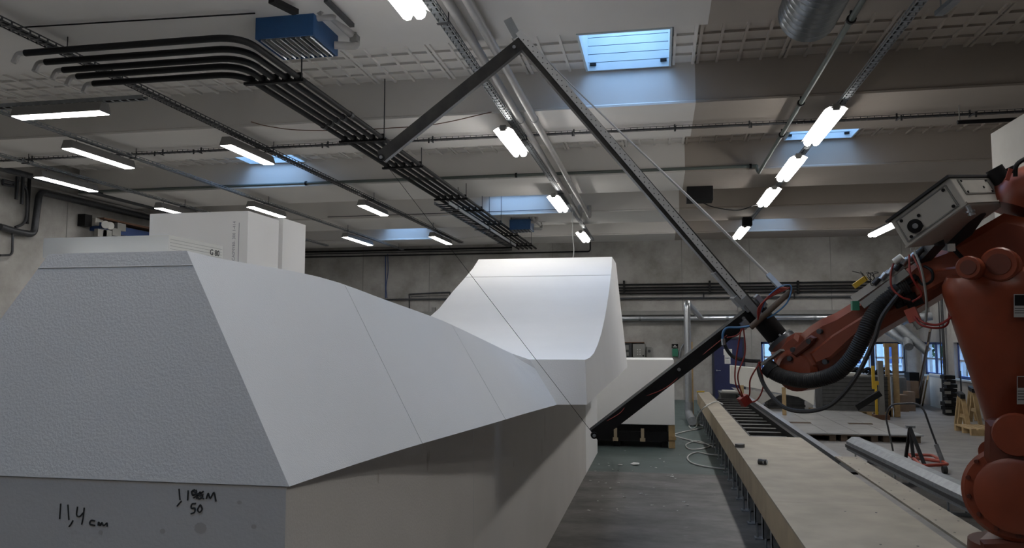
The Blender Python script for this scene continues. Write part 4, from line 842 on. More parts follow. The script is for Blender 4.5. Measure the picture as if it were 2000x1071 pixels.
# long steel box beam on low stands
dirv = (PZ(1846, 996, 0) - PZ(1675, 903, 0)); dirv.z = 0; dirv.normalize(); fa = PZ(1660, 900, 0) + Vector((.10, 0, .3)); sdv = Vector((-dirv.y, dirv.x, 0))
nb = fa + dirv * 8.4
t = thing('steel_beam', 'long grey steel box beam lying on low stands right of the track', 'beam', (fa.x, (fa.y + nb.y) / 2, 0)); b = MB()
pr = [(-.15, -.12), (.15, -.12), (.15, .06), (.06, .10), (-.06, .10), (-.15, .03)]
b.loft([[e + sdv * a + Vector((0, 0, c)) for a, c in pr] for e in (fa, nb)], 0, False); b.build('box_section', 'metal', t)
b = MB(); b.loft([[e + sdv * a + Vector((0, 0, c)) for a, c in ((.151, -.07), (.151, -.02), (.17, -.02), (.17, -.07))] for e in (fa, nb)], 0, False)
b.loft([[e + sdv * a + Vector((0, 0, c)) for a, c in ((-.171, -.07), (-.171, -.02), (-.15, -.02), (-.15, -.07))] for e in (fa, nb)], 0, False); b.build('side_flange', 'dark_metal', t)
for s in (.35, 2.3, 4.2, 6.4):
    e = fa + dirv * s; b = MB(); b.cyl(e + sdv * .1 - Vector((0, 0, .12)), Vector((e.x, e.y, .02)) + sdv * .1, .014, 8); b.cyl(e - sdv * .1 - Vector((0, 0, .12)), Vector((e.x, e.y, .02)) - sdv * .1, .014, 8); b.bar(Vector((e.x, e.y, .02)) - sdv * .22, Vector((e.x, e.y, .02)) + sdv * .22, .07, .04); b.build('stand', 'metal', t)
# black A-frame stand
t = thing('a_frame_stand', 'black three legged steel stand behind the steel beam', 'stand', PZ(1800, 900, 0)); hd = PY(1777, 834, PZ(1785, 905, 0).y)
b = MB(); b.bar(hd + Vector((-.06, 0, 0)), hd + Vector((.08, 0, 0)), .06, .04); b.build('head', 'metal', t)
for px, py in ((1768, 902), (1786, 912), (1812, 925)): 
    q = PZ(px, py, 0); b = MB(); b.bar(hd + Vector((0, 0, -.01)), q, .045, .045, up=(0, 1, 0)); b.build('leg', 'black', t)
# red floor trolley with bent tube handle
q = PZ(1810, 915, 0); t = thing('floor_trolley', 'low red steel frame with a tall bent grey tube handle', 'trolley', (q.x, q.y, 0))
b = MB(); b.tube(fillet([PZ(1775, 888, .12), PZ(1822, 890, .12), PZ(1852, 908, .12), PZ(1800, 910, .12), PZ(1775, 888, .12)], .08), .025, 8); b.tube([PZ(1790, 895, .1), PZ(1840, 902, .1)], .03, 8); b.build('frame', 'red', t)
yy = q.y; b = MB(); b.tube(fillet([PZ(1744, 880, .05), PY(1730, 815, yy + .4), PY(1738, 790, yy + .3), PY(1800, 787, yy), PY(1822, 850, yy), PY(1846, 912, yy)], .18), .016, 8); b.build('handle', 'dark_metal', t)
b = MB(); b.tube([PY(1828, 868, yy), PY(1845, 912, yy)], .035, 10); b.build('handle_grip', 'metal', t); b = MB()
for px, py in ((1845, 918), (1815, 925), (1790, 905)): e = PZ(px, py, .06); b.cyl(e + Vector((-.03, 0, 0)), e + Vector((.03, 0, 0)), .06, 14)
b.build('wheel', 'rubber', t)
# ---- far right store: pallets, sheet stacks, foam plank, posts
def stack(px0, px1, py0, py1, Y, dep, m, name, label, cat, n=1, z0=None, origin=None):
    a_ = PY(px0, py0, Y); e_ = PY(px1, py1, Y); zz = e_.z if z0 is None else z0; h_ = (a_.z - zz); b = MB(); rr = random.Random(px0)
    for k in range(n):
        j = rr.uniform(-.03, .03) if n > 1 else 0; b.box(a_.x + j, e_.x + j, Y + j, Y + dep, zz + h_ * k / n + (.002 if n > 1 else 0), zz + h_ * (k + 1) / n)
    return tag(b.build(name, m, origin=(a_.x, Y, zz)), label, cat)
def pallet(px0, px1, Y, label, dep=1.0, z=0):
    a_ = PY(px0, 790, Y); e_ = PY(px1, 790, Y); t = thing('pallet', label, 'pallet', ((a_.x + e_.x) / 2, Y + dep / 2, z), 'wooden pallets on the hall floor')
    b = MB(); n = 5
    for k in range(n): y = Y + dep * k / n; b.box(a_.x, e_.x, y, y + dep / n * .75, z + .12, z + .144)
    b.build('top_board', 'wood', t); b = MB()
    for x in (a_.x, (a_.x + e_.x) / 2 - .07, e_.x - .14):
        for y in (Y, Y + dep / 2 - .05, Y + dep - .12): b.box(x, x + .14, y, y + .1, z + .02, z + .12)
    b.build('block', 'wood', t); b = MB()
    for x in (a_.x, (a_.x + e_.x) / 2 - .07, e_.x - .14): b.box(x, x + .14, Y, Y + dep, z, z + .02)
    b.build('bottom_board', 'wood_dark', t); return t
pallet(1408, 1478, 22.6, 'pallet under the low sheet stack in front of the navy door'); pallet(1492, 1574, 22.8, 'pallet under the dark sheets beside the leaning plank'); pallet(1592, 1660, 22.4, 'pallet under the left half of the grey board stack'); pallet(1661, 1735, 22.4, 'pallet under the right half of the grey board stack')
stack(1408, 1476, 767, 790, 22.6, .9, 'grey_sheet', 'sheet_stack', 'low stack of dark sheets in front of the navy door', 'sheet stack', 7, .145)
stack(1500, 1572, 772, 790, 22.8, .9, 'grey_sheet', 'sheet_stack', 'ragged stack of dark sheets below the robot wrist', 'sheet stack', 7, .145)
gs = stack(1605, 1735, 735, 790, 22.4, 1.0, 'grey_sheet', 'sheet_stack', 'tall stack of grey boards in front of the wide window', 'sheet stack', 1, .145)
b = MB(); a_ = PY(1605, 735, 22.38); 
for k in range(9): z = .3 + k * .1; b.box(a_.x, PY(1735, 735, 22.38).x, 22.388, 22.399, z, z + .008)
b.build('sheet_gap', 'black', gs)
b = MB(); q = PY(1660, 735, 22.7); zt = a_.z
b.loft([[Vector((q.x + x, y, zt + .002 + (.0 if k in (0, 3) else .0))) for k, (x) in enumerate((-.45, .45))] + [Vector((q.x + .2, y, zt + .08)), Vector((q.x - .3, y, zt + .1))] for y in (22.45, 23.1)], 0, False)
tag(b.build('foam_offcut', 'paper', origin=q), 'white folded foam offcut lying on the grey board stack', 'offcut')
b = MB(); rr = random.Random(5)
t = thing('equipment_pile', 'dark pile of bags and cables on a bench before the wide window', 'pile', PY(1680, 730, 24.0))
for k in range(9): q = PY(1640 + k * 11, 728 - rr.uniform(0, 8), 24.0); b.tube(smooth_path([q + Vector((-.15, 0, -.1)), q, q + Vector((.15, .1, -.08))]), [.05 + .0 * i for i in range(13)], 8)
b.build('bag', 'black', t); b = MB(); a_ = PY(1635, 733, 23.9); e_ = PY(1735, 733, 23.9); b.box(a_.x, e_.x, 23.8, 24.5, .72, a_.z); b.build('bench_top', 'dark_metal', t); b = MB()
for x in (a_.x + .05, e_.x - .1):
    for y in (23.85, 24.4): b.box(x, x + .05, y, y + .05, 0, .73)
b.build('leg', 'dark_metal', t)
# leaning foam plank and triangular sheet
Yp = 22.3; pl = [PY(x, y, Yp) for x, y in ((1427, 714), (1475, 719), (1524, 726), (1560, 742), (1592, 752), (1590, 792), (1560, 776), (1427, 750))]
b = MB(); b.bprism(pl, (0, .28, 0), .01); tag(b.build('foam_plank', 'foam_cream', origin=PY(1500, 790, Yp)), 'long cream foam plank tipped on the pallets beyond the track', 'foam plank')
b = MB(); pl = [PY(x, y, Yp - .3) for x, y in ((1428, 757), (1500, 768), (1525, 771), (1500, 782), (1482, 794), (1460, 780))]; b.prism(pl, (0, .03, 0)); tag(b.build('foam_offcut', 'foam_grey', origin=PY(1480, 794, Yp - .3)), 'triangular pale sheet below the leaning foam plank', 'offcut')
stack(1569, 1588, 755, 790, 23.6, .5, 'foam', 'foam_offcut', 'small upright white foam piece left of the grey board stack', 'offcut', 1, 0)
b = MB(); q = PY(1450, 768, 22.2); b.cyl(PY(1410, 768, 22.2) + Vector((0, 0, .04)), PY(1475, 770, 22.2) + Vector((0, 0, .04)), .05, 10); tag(b.build('plastic_roll', 'paper', origin=q), 'white plastic roll on the low dark sheet stack', 'roll')
for px, p0y, p1y, lb in ((1449, 753, 801, 'short pine stake standing beside the red cable bundle'), (1531, 757, 794, 'short pine stake below the robot wrist')):
    b = MB(); q = PY(px, p0y, 20.8); b.box(q.x - .045, q.x + .045, 20.8, 20.86, 0, q.z); tag(b.build('wooden_stake', 'wood', origin=(q.x, 20.8, 0)), lb, 'post', 'pine stakes beyond the track')
pf = thing('post_frame', 'tall pair of yellow timber posts joined at the top', 'post frame', PZ(1745, 815, 0)); Yq = PZ(1750, 815, 0).y; zt = PY(1750, 671, Yq).z
for px, w in ((1733, .05), (1749, .07)):
    q = PY(px, 700, Yq); b = MB(); b.box(q.x - w, q.x + w, Yq, Yq + .08, 0, zt); b.build('post', 'wood', pf)
b = MB(); b.box(PY(1728, 700, Yq).x, PY(1755, 700, Yq).x, Yq + .08, Yq + .12, zt - .1, zt); b.build('crosspiece', 'wood', pf); b = MB(); q = PY(1749, 806, Yq); b.prism([(q.x - .06, Yq, 0), (q.x - .06, Yq, .25), (q.x - .26, Yq, 0)], (0, .05, 0)); b.build('gusset', 'wood', pf)
b = MB(); Yg = 21.8; q = PY(1720, 705, Yg); b.box(q.x - .06, q.x + .06, Yg, Yg + .12, .12, q.z); gpst = tag(b.build('steel_post', 'grey_box', origin=(q.x, Yg, 0)), 'grey steel post left of the yellow timber posts', 'post'); b = MB(); b.box(q.x - .2, q.x + .15, Yg - .1, Yg + .25, 0, .12); b.build('foot_block', 'wood_brown', gpst)
b = MB(); q = PY(1705, 715, Yg); q2 = PY(1705, 760, Yg); b.box(q.x - .035, q.x + .035, Yg, Yg + .05, q2.z, q.z); b.box(q.x + .0, q.x + .2, Yg + .02, Yg + .06, q2.z + .1, q2.z + .2); b.box(q.x + .03, q.x + .08, Yg, Yg + .06, 0, q2.z + .2); tag(b.build('level_gauge', 'yellow', origin=(q.x, Yg, 0)), 'yellow upright strip beside the grey steel post', 'gauge')
b = MB(); a_ = PY(1672, 797, 21.1); e_ = PY(1719, 768, 21.1); b.bar(a_, e_, .14, .14); tag(b.build('black_beam', 'black', origin=a_), 'black square tube slanting down in front of the grey stack', 'beam')
# corner: bin, boxes, leaning boards, ducts
stack(1752, 1772, 738, 785, 25.0, .6, 'grey_sheet', 'waste_bin', 'dark grey bin behind the yellow timber posts', 'bin', 1, 0)
for i, (x0_, x1_, y0_, y1_, Y, z0_, m, lb) in enumerate(((1754, 1775, 772, 790, 24.2, 0, 'cardboard', 'open brown carton on the floor right of the yellow posts'), (1774, 1788, 766, 788, 24.4, 0, 'cardboard', 'tall brown carton beside the leaning planks'), (1778, 1795, 745, 766, 25.4, .3, 'cardboard', 'brown carton on top of the corner pile'), (1776, 1796, 728, 745, 25.6, .75, 'black', 'black sack topping the corner pile'))):
    stack(x0_, x1_, y0_, y1_, Y, .5, m, 'carton' if m == 'cardboard' else 'sack', lb, 'carton' if m == 'cardboard' else 'sack', 1, z0_)
stack(1776, 1797, 746, 790, 25.95, .6, 'grey_sheet', 'cabinet', 'dark low cabinet in the corner behind the cartons', 'cabinet', 1, 0)
b = MB(); rr = random.Random(2)
for k, (xt, xb, yt, yb_) in enumerate(((1817, 1793, 645, 786), (1812, 1788, 672, 787), (1812, 1802, 738, 787), (1805, 1796, 740, 788))):
    e_ = PZ(xb, yb_ + 4, .03); a_ = PY(xt, yt, (23.9, 24.0, 24.3, 24.5)[k]); a_.x = min(a_.x, XR - .14)
    b = MB(); b.bar(e_, a_, .14, .04, up=(1, -1, 0)); tag(b.build('timber_plank', 'wood_dark' if k != 2 else 'wood', origin=e_), ('tallest', 'thin second', 'short light', 'short dark')[k] + ' plank leaning in the corner by the blue windows', 'plank', 'planks leaning in the corner')
b = MB(); x_ = XR - .25; b.box(x_, XR - .02, PX(1815, 745, x_).y - .0, PX(1815, 745, x_).y + .02, 0, .01)
b = MB(); y0, y1, z0, z1 = rectX(1812, 745, 1848, 800, XR - .1); b.box(XR - .05, XR - .01, y0, y1, 0, 1.0); tag(b.build('wall_panel', 'foam_cream', origin=(XR, y0, 0)), 'white board leaning below the blue side window', 'board')
b = MB(); q = PX(1844, 700, XR - .1); b.cyl((XR - .1, q.y, 0), (XR - .1, q.y, 5.3), .04, 8); b.cyl((XR - .1, q.y + .25, 0), (XR - .1, q.y + .25, 5.3), .02, 8); tag(b.build('pipe', 'dark_metal', origin=(XR - .1, q.y, 0)), 'dark upright pipe between the two right wall windows', 'pipe')
b = MB(); D = [PY(1735, 598, 25.4), PY(1752, 605, 25.4), PY(1762, 640, 25.2), PY(1808, 690, 25.0)]; D2 = [PY(1840, 618, 25.3), PY(1770, 622, 25.3), PY(1752, 632, 25.3), PY(1760, 648, 25.2)]
b.tube(fillet([PY(1820, 618, 25.2), PY(1765, 624, 25.3), PY(1752, 636, 25.3), PY(1812, 688, 25.0)], .25), .13, 14)
cd = tag(b.build('air_duct', 'metal', origin=D[0]), 'wide silver duct bending in the far right corner', 'duct')
b = MB(); b.cyl(PY(1772, 665, 25.2), PY(1775, 678, 24.9), .13, 14); b.cyl(PY(1725, 640, 26.0), PY(1770, 668, 25.3), .14, 14); b.build('duct_branch', 'metal', cd); b = MB(); q = PY(1785, 640, 25.2); b.cyl(q, Vector((q.x, q.y, ZC)), .01, 6); b.cyl(PY(1815, 618, 25.2), PY(1815, 618, 25.2) + Vector((0, 0, 3.25)), .01, 6); b.build('hanger', 'dark_metal', cd)
b = MB(); b.box(PY(1745, 610, 27).x, XR, 26.6, 26.7, PY(1790, 618, 26.6).z, PY(1790, 612, 26.6).z); b.box(PY(1745, 610, 27).x, XR, 26.9, 27.0, PY(1790, 601, 26.6).z, PY(1790, 597, 26.6).z); tag(b.build('rack_beam', 'metal', origin=(6, 26.6, 3)), 'grey level beams high in the far right corner', 'beam')
stk = thing('clamp_stack', 'tall dark stack of clamps against the right wall', 'stack', PZ(1860, 815, 0)); q = PZ(1860, 812, 0); rr = random.Random(9)
b = MB()
for k in range(9): b.box(q.x - .16 + rr.uniform(-.05, .05), q.x + .12 + rr.uniform(-.05, .08), q.y - .1, q.y + .25, .02 + k * .12, .12 + k * .12)
b.build('clamp', 'black', stk); b = MB()
for k in range(4): b.box(q.x - .2, q.x - .05, q.y - .12, q.y - .1, .08 + k * .25, .16 + k * .25)
b.build('tag_strip', 'grey_box', stk); b = MB(); b.cyl((q.x + .25, q.y, 0), (q.x + .25, q.y, 1.2), .02); b.build('rod', 'dark_metal', stk)
def sawhorse(pxa, pya, pxb, pyb, pxt, pyt, label, h=.75):
    a_ = PZ(pxa, pya, 0); e_ = PZ(pxb, pyb, 0); t = thing('sawhorse', label, 'sawhorse', (a_ + e_) / 2, 'pine sawhorses by the right wall')
    m_ = (a_ + e_) / 2; tp_ = Vector((m_.x, m_.y, h)); dy = Vector((.25, .9, 0))
    for s, e in ((0, a_), (0, e_), (1, a_), (1, e_)): b = MB(); b.bar(e + dy * s, tp_ + dy * s, .09, .045, up=(0, 1, 0)); b.build('leg', 'wood', t)
    b = MB(); b.bar(tp_ - dy * .15, tp_ + dy * 1.15, .1, .1); b.build('top_rail', 'black', t)
    b = MB(); b.bar(a_.lerp(tp_, .4), e_.lerp(tp_, .4), .05, .08); b.build('brace', 'wood', t)
sawhorse(1873, 836, 1893, 841, 1885, 775, 'nearer pine sawhorse with black top by the right wall')
sawhorse(1895, 824, 1915, 830, 1903, 775, 'pine sawhorse half hidden behind the robot', .8)
q = PZ(1925, 850, 0); t = thing('pallet', 'pine pallet on the floor partly behind the orange robot', 'pallet', (q.x, q.y, 0), 'wooden pallets on the hall floor')
for k in range(6): b = MB(); b.box(q.x - .35 + .14 * k, q.x - .25 + .14 * k, q.y - .2, q.y + .8, .12, .144); b.build('top_board', 'wood', t)
for k in range(3): b = MB(); b.box(q.x - .35, q.x + .45, q.y - .2 + .45 * k, q.y - .1 + .45 * k, 0, .12); b.build('bearer', 'wood', t)
# ================================================================== ROBOT
R0 = Vector((1.9, 4.7, TZ))
rb = thing('industrial_robot', 'large orange industrial robot arm on the plywood track', 'robot', R0)
def rp(mb, pts, off0, off1, bev=.03, mi=0): mb.bprism([PR(x, y, 0) + RN * off0 for x, y in pts], RN * (off1 - off0), bev, mi)
def disc(mb, px, py, r, off0, off1, n=28, mi=0, r2=None): c = PR(px, py, 0); mb.cyl(c + RN * off0, c + RN * off1, r, n, mi, r2)
# upper arm
b = MB(); rp(b, [(1552, 672), (1590, 638), (1612, 624), (1640, 612), (1700, 575), (1780, 522), (1800, 503), (1850, 484), (1905, 455), (1965, 420), (2060, 440), (2060, 530), (1985, 560), (1905, 545), (1850, 572), (1780, 615), (1716, 652), (1660, 695), (1640, 715), (1590, 735), (1556, 722)], -.16, .12, .05)
b.build('upper_arm', 'orange', rb)
b = MB(); rp(b, [(1598, 690), (1640, 655), (1840, 530), (1900, 520), (1905, 535), (1850, 560), (1700, 645), (1640, 700), (1610, 712)], .12, .15, .014); b.build('arm_flank', 'orange', rb)
b = MB(); rp(b, [(1562, 690), (1585, 664), (1600, 655), (1612, 660), (1600, 676), (1572, 697)], .12, .15, .01); b.build('cover_plate', 'orange_dark', rb)
for px, py in ((1617, 648), (1566, 683), (1560, 700), (1597, 667), (1628, 706)): b = MB(); disc(b, px, py, .016, .12, .155, 8); b.build('bolt', 'dark_metal', rb)
# wrist
b = MB(); c = PR(1567, 722); b.tube([c - RN * .15, c - RN * .12, c + RN * .10, c + RN * .13], [.10, .135, .135, .10], 28); b.build('wrist_housing', 'orange', rb)
b = MB(); rp(b, [(1514, 690), (1545, 660), (1562, 650), (1585, 668), (1570, 715), (1530, 728)], -.10, .10, .03); b.build('wrist_fork', 'orange', rb)
b = MB(); rp(b, [(1520, 730), (1560, 705), (1640, 705), (1645, 718), (1602, 744), (1575, 757), (1545, 752)], -.08, .08, .03); b.build('wrist_motor_cover', 'orange', rb)
tdir = (PR(1455, 588) - PR(1530, 672)).normalized(); fb_ = PR(1541, 684)
b = MB(); b.tube([fb_, fb_ + tdir * .05], [.10, .10], 24); b.build('wrist_flange', 'orange_dark', rb)
b = MB(); f1 = fb_ + tdir * .05; b.tube([f1, f1 + tdir * .03], .098, 24); b.build('tool_flange', 'dark_metal', rb); b = MB(); b.tube([f1 + tdir * .03, f1 + tdir * .05], .075, 24); b.build('flange_ring', 'alu', rb)
b = MB()
for k in range(6):
    u_ = tdir.cross(RN).normalized(); a = 6.28 * k / 6; q = f1 + (u_ * math.cos(a) + RN * math.sin(a)) * .088; b.cyl(q, q + tdir * .045, .008, 6)
b.build('bolt', 'alu', rb)
b = MB(); q0 = PR(1490, 712, .18); q1 = PR(1528, 684, .18); b.bar(q0, q1, .06, .015, up=(0, 0, 1)); b.build('hose_bracket', 'grey_box', rb)
# corrugated hose
hp = smooth_path([PR(1498, 716, .2), PR(1510, 727, .2), PR(1535, 738, .22), (PR(1580, 744, .24)), PR(1630, 731, .25), PR(1663, 700, .26), PR(1686, 658, .26), PR(1700, 625, .24), PR(1722, 595, .2), PR(1750, 572, .18), PR(1775, 560, .16)], 26)
hp = resample(hp, 180); b = MB(); b.tube(hp, [.041 + (.0065 if k % 2 else 0) for k in range(len(hp))], 14); b.build('corrugated_hose', 'rubber', rb)
b = MB(); b.tube([hp[0], hp[8]], .053, 14); b.tube([hp[-16], hp[-9]], .055, 14); b.build('hose_clamp', 'black', rb)
# cabinet on the arm
V = P(1889, 401, 4.02); A = P(1854, 347, 4.05); Bq = P(1771, 486, 4.14); Cq = P(1967, 397, 4.31)
e1, e2, e3 = A - V, Bq - V, Cq - V
b = MB(); b.hexa([V, V + e1, V + e1 + e2, V + e2], [V + e3, V + e3 + e1, V + e3 + e1 + e2, V + e3 + e2]); b.build('cabinet_body', 'box_white', rb, bevel=.008)
b = MB(); o_ = V + e1 * 1.0; k1 = e1.normalized() * .012; m3 = e3 * -.04; m2 = e2 * -.02
b.hexa([o_ + m3 + m2, o_ + m3 + m2 + k1, o_ + m3 + e2 * 1.03 + k1, o_ + m3 + e2 * 1.03], [o_ + e3 * 1.03 + m2, o_ + e3 * 1.03 + m2 + k1, o_ + e3 * 1.03 + e2 * 1.03 + k1, o_ + e3 * 1.03 + e2 * 1.03]); b.build('cabinet_lid', 'dark_metal', rb)
nf = -(e1.cross(e2)).normalized()
if nf.dot(V - O) > 0: nf = -nf
def on_face(s, t, e=0.): return V + e1 * s + e2 * t + nf * e
def frame_on(fn, s0, s1, t0, t1, r, mb):
    q = [fn(s0, t0), fn(s1, t0), fn(s1, t1), fn(s0, t1)]
    for i in range(4): mb.cyl(q[i], q[(i + 1) % 4], r, 6)
b = MB(); frame_on(lambda s, t: on_face(s, t, .0), .14, .88, .10, .93, .005, b); frame_on(lambda s, t: on_face(s, t, .0), .20, .82, .13, .89, .003, b); b.build('door_rim', 'grey_box', rb)
b = MB(); q = [on_face(.17, .12), on_face(.85, .12), on_face(.85, .9), on_face(.17, .9)]; b.hexa(q, [p + nf * .004 for p in q]); b.build('cabinet_door', 'box_white', rb)
for s, t in ((.22, .16), (.80, .16), (.22, .86), (.80, .86), (.62, .62), (.30, .66)): b = MB(); q = on_face(s, t, .003); b.cyl(q, q + nf * .006, .009, 10); b.build('screw', 'black', rb)
b = MB(); q = on_face(.42, .74, .003); b.cyl(q, q + nf * .012, .037, 24); b.build('rotary_switch', 'black', rb); b = MB(); b.cyl(q + nf * .012, q + nf * .03, .014, 14); b.build('switch_knob', 'alu', rb)
ng = (e1.cross(e3)).normalized()
if ng.dot(V - O) > 0: ng = -ng
def on_end(s, t, e=0.): return V + e1 * s + e3 * t + ng * e
b = MB(); frame_on(lambda s, t: on_end(s, t, 0), .40, .92, .14, .86, .004, b); b.build('door_rim', 'grey_box', rb)
b = MB(); q = [on_end(.43, .17), on_end(.89, .17), on_end(.89, .83), on_end(.43, .83)]; b.hexa(q, [p + ng * .003 for p in q]); b.build('end_plate', 'box_white', rb)
b = MB()
for s, t in ((.46, .2), (.86, .2), (.46, .8), (.86, .8), (.62, .65)): q = on_end(s, t, .003); b.cyl(q, q + ng * .004, .007, 8)
b.build('screw', 'black', rb)
b = MB(); q = [on_face(.04, -.01), on_face(.09, -.01), on_face(.09, 1.01), on_face(.04, 1.01)]; b.hexa(q, [p + nf * .008 for p in q]); q = [on_end(.06, 0), on_end(.11, 0), on_end(.11, 1), on_end(.06, 1)]; b.hexa(q, [p + ng * .008 for p in q]); b.build('cabinet_rib', 'box_white', rb)
b = MB(); q = V + e1 * -.02; b.cyl(q, q + Vector((.02, 0, -.05)), .012, 10); b.cyl(q + Vector((.01, 0, -.025)), q + Vector((.012, 0, -.035)), .022, 10); b.cyl(q + Vector((.016, 0, -.04)), q + Vector((.018, 0, -.05)), .018, 10); b.build('cable_gland', 'alu', rb)
# brackets between cabinet and arm
b = MB(); b.bar(V + e2 * .3 + e3 * .7 + Vector((0, 0, .03)), PR(1850, 500, .05), .08, .05); b.bar(V + e2 * .9 + e3 * .6, PR(1790, 520, .05), .06, .05); b.build('cabinet_bracket', 'dark_metal', rb)
# valve tray on the arm
g0 = PR(1668, 586, .16); g1 = PR(1790, 500, .16); g2 = PR(1676, 604, .18); g3 = PR(1800, 520, .18)
b = MB(); b.bar(g0, g1, .05, .045); b.build('valve_rail', 'box_white', rb); b = MB(); b.bar(PR(1684, 597, .2), PR(1772, 531, .2), .02, .045); b.build('cable_duct', 'grey_box', rb)
b = MB(); b.bar(PR(1700, 600, .16), PR(1790, 540, .16), .04, .03); b.build('shadow_rail', 'black', rb)
for k in range(7): q = PR(1706 + k * 14, 556 - k * 9.5, .2); b = MB(); b.cyl(q, q + Vector((.03, 0, .035)), .016, 10); b.cyl(q + Vector((.03, 0, .035)), q + Vector((.045, 0, .05)), .011, 8); b.build('valve', 'alu' if k % 3 else 'dark_metal', rb)
b = MB(); b.cyl(PR(1747, 512, .22), PR(1762, 501, .22), .02, 12); b.build('air_filter', 'paper', rb)
b = MB(); b.box(*[PR(1670, 595, .18).x - .02, PR(1670, 595, .18).x + .02], PR(1670, 595, .18).y - .02, PR(1670, 595, .18).y + .02, PR(1670, 595, .18).z - .035, PR(1670, 595, .18).z + .02); b.build('green_connector', 'green', rb)
b = MB(); q = PR(1678, 553, .17); b.bar(q + Vector((-.03, 0, -.02)), q + Vector((.04, 0, .03)), .03, .03); b.build('terminal_block', 'yellow', rb)
rr = random.Random(11)
for k in range(10):
    q = PR(rr.uniform(1690, 1730), 558 - rr.uniform(0, 10), .17); pts = [q]
    for j in range(3): pts.append(pts[-1] + Vector((rr.uniform(-.05, .05), rr.uniform(-.03, .03), rr.uniform(.0, .05))))
    b = MB(); b.tube(smooth_path(pts, 4), .0022, 5); b.build('loose_wire', 'black', rb)
def cab(pts, r, m, name='cable'): b = MB(); b.tube(smooth_path(pts, 8), r, 7); b.build(name, m, rb)
cab([PR(1745, 515, .22), PR(1740, 535, .24), PR(1742, 562, .24), PR(1760, 580, .24), PR(1778, 586, .22)], .006, 'red_cable')
cab([PR(1776, 498, .22), PR(1777, 530, .24), PR(1785, 550, .24), PR(1800, 575, .22), PR(1782, 590, .22)], .006, 'red_cable')
cab([PR(1782, 498, .22), PR(1795, 525, .24), PR(1804, 550, .24), PR(1808, 570, .22)], .005, 'red_cable')
cab([PR(1786, 490, .2), PR(1799, 525, .24), PR(1806, 560, .24), PR(1810, 600, .24), PR(1806, 640, .24)], .007, 'grey_box')
cab([PR(1805, 520, .2), PR(1820, 530, .22), PR(1820, 548, .22), PR(1802, 556, .2), PR(1790, 540, .2)], .008, 'black')
cab([PR(1780, 605, .2), PR(1800, 628, .24), PR(1830, 635, .24), PR(1855, 622, .22), PR(1862, 610, .15)], .007, 'red_cable')
cab([PR(1780, 605, .2), PR(1795, 632, .26), PR(1825, 641, .26), PR(1850, 634, .2), PR(1854, 600, .15), PR(1850, 570, .1)], .006, 'red_cable')
b = MB(); b.bar(PR(1777, 603, .22), PR(1788, 628, .22), .03, .06); b.build('red_sleeve', 'red', rb); b = MB(); b.cyl(PR(1788, 628, .22), PR(1797, 642, .22), .018, 10); b.build('plug', 'grey_box', rb)
for k in range(4): q = PR(1738 + 12 * k, 588 + (k % 2) * 9, .17); b = MB(); b.bar(q, q + Vector((.07, 0, .03)), .05, .04); b.build('hose_holder', 'black', rb)
cab([PR(1760, 568, .22), PR(1722, 620, .3), PR(1706, 668, .32), PR(1670, 740, .34), PR(1625, 790, .34), PR(1575, 804, .32), PR(1530, 795, .3), PR(1497, 760, .26), PR(1482, 725, .22), PR(1484, 706, .2)], .013, 'rubber', 'supply_cable')
cab([PR(1484, 706, .2), PR(1455, 704, .2), PR(1432, 697, .2), PR(1418, 680, .2), PR(1413, 662, .2)], .012, 'rubber', 'supply_cable')
# lower arm cone, knobs, shoulder
c0 = P(1944, 528, 4.2); c1_ = P(1994, 838, 4.2); ax = (c1_ - c0).normalized()
b = MB(); L = (c1_ - c0).length
b.tube([c0, c0 + ax * .006, c0 + ax * .05, c0 + ax * .1, c1_ - ax * .03, c1_], [.20, .235, .262, .266, .158, .14], 40); b.build('balancer_housing', 'orange', rb)
for px, py, r, m in ((1896, 524, .060, 'orange'), (1955, 518, .088, 'orange')):
    c = P(px, py, 4.02); b = MB(); b.tube([c - RN * .05, c + RN * .05, c + RN * .06], [r, r, r * .9], 24); b.build('clevis_lug', m, rb)
    b = MB(); b.cyl(c + RN * .055, c + RN * .065, r * .62, 20); b.build('pivot_pin', 'orange_dark', rb)
b = MB(); c = P(1888, 512, 4.2); b.cyl(c, c + RN * .07, .012, 8); b.cyl(P(1862, 486, 4.2), P(1880, 505, 4.2), .012, 8); b.build('pivot_bolt', 'black', rb)
b = MB(); b.box(*[P(1858, 484, 4.2).x - .015, P(1858, 484, 4.2).x + .015], P(1858, 484, 4.2).y - .015, P(1858, 484, 4.2).y + .015, P(1858, 484, 4.2).z - .02, P(1858, 484, 4.2).z + .02); b.build('sensor', 'paper', rb)
def sticker(px0, py0, px1, py1, parts_):
    Q = [P(x, y, 3.93) for x, y in ((px0, py1), (px1, py1), (px1, py0), (px0, py0))]; nrm = (O - Q[0]).normalized(); b = MB(); b.hexa([p - nrm * .03 for p in Q], Q); o = b.build('warning_label', 'label', rb)
    b = MB()
    for f0, f1, m0 in parts_:
        a = Q[3].lerp(Q[0], f0) ; d_ = Q[3].lerp(Q[0], f1); e = Q[2].lerp(Q[1], f0); g = Q[2].lerp(Q[1], f1); b.add([a + nrm * .001 + (e - a) * .04, e + nrm * .001 - (e - a) * .04, g + nrm * .001 - (e - a) * .04, d_ + nrm * .001 + (e - a) * .04], [(0, 1, 2, 3)], m0)
    b.build('label_print', ['black', 'orange_dark', 'pen'], o); return o
sticker(1980, 575, 2024, 620, [(.03, .5, 0), (.6, .63, 2), (.7, .73, 2), (.8, .83, 2)])
sticker(1986, 735, 2030, 790, [(.03, .42, 1), (.52, .55, 2), (.62, .65, 2), (.72, .75, 2), (.82, .85, 2)])
b = MB(); rp(b, [(1948, 812), (2070, 812), (2070, 905), (1960, 905), (1946, 880)], .0, .35, .03); b.build('lower_arm', 'orange_dark', rb)
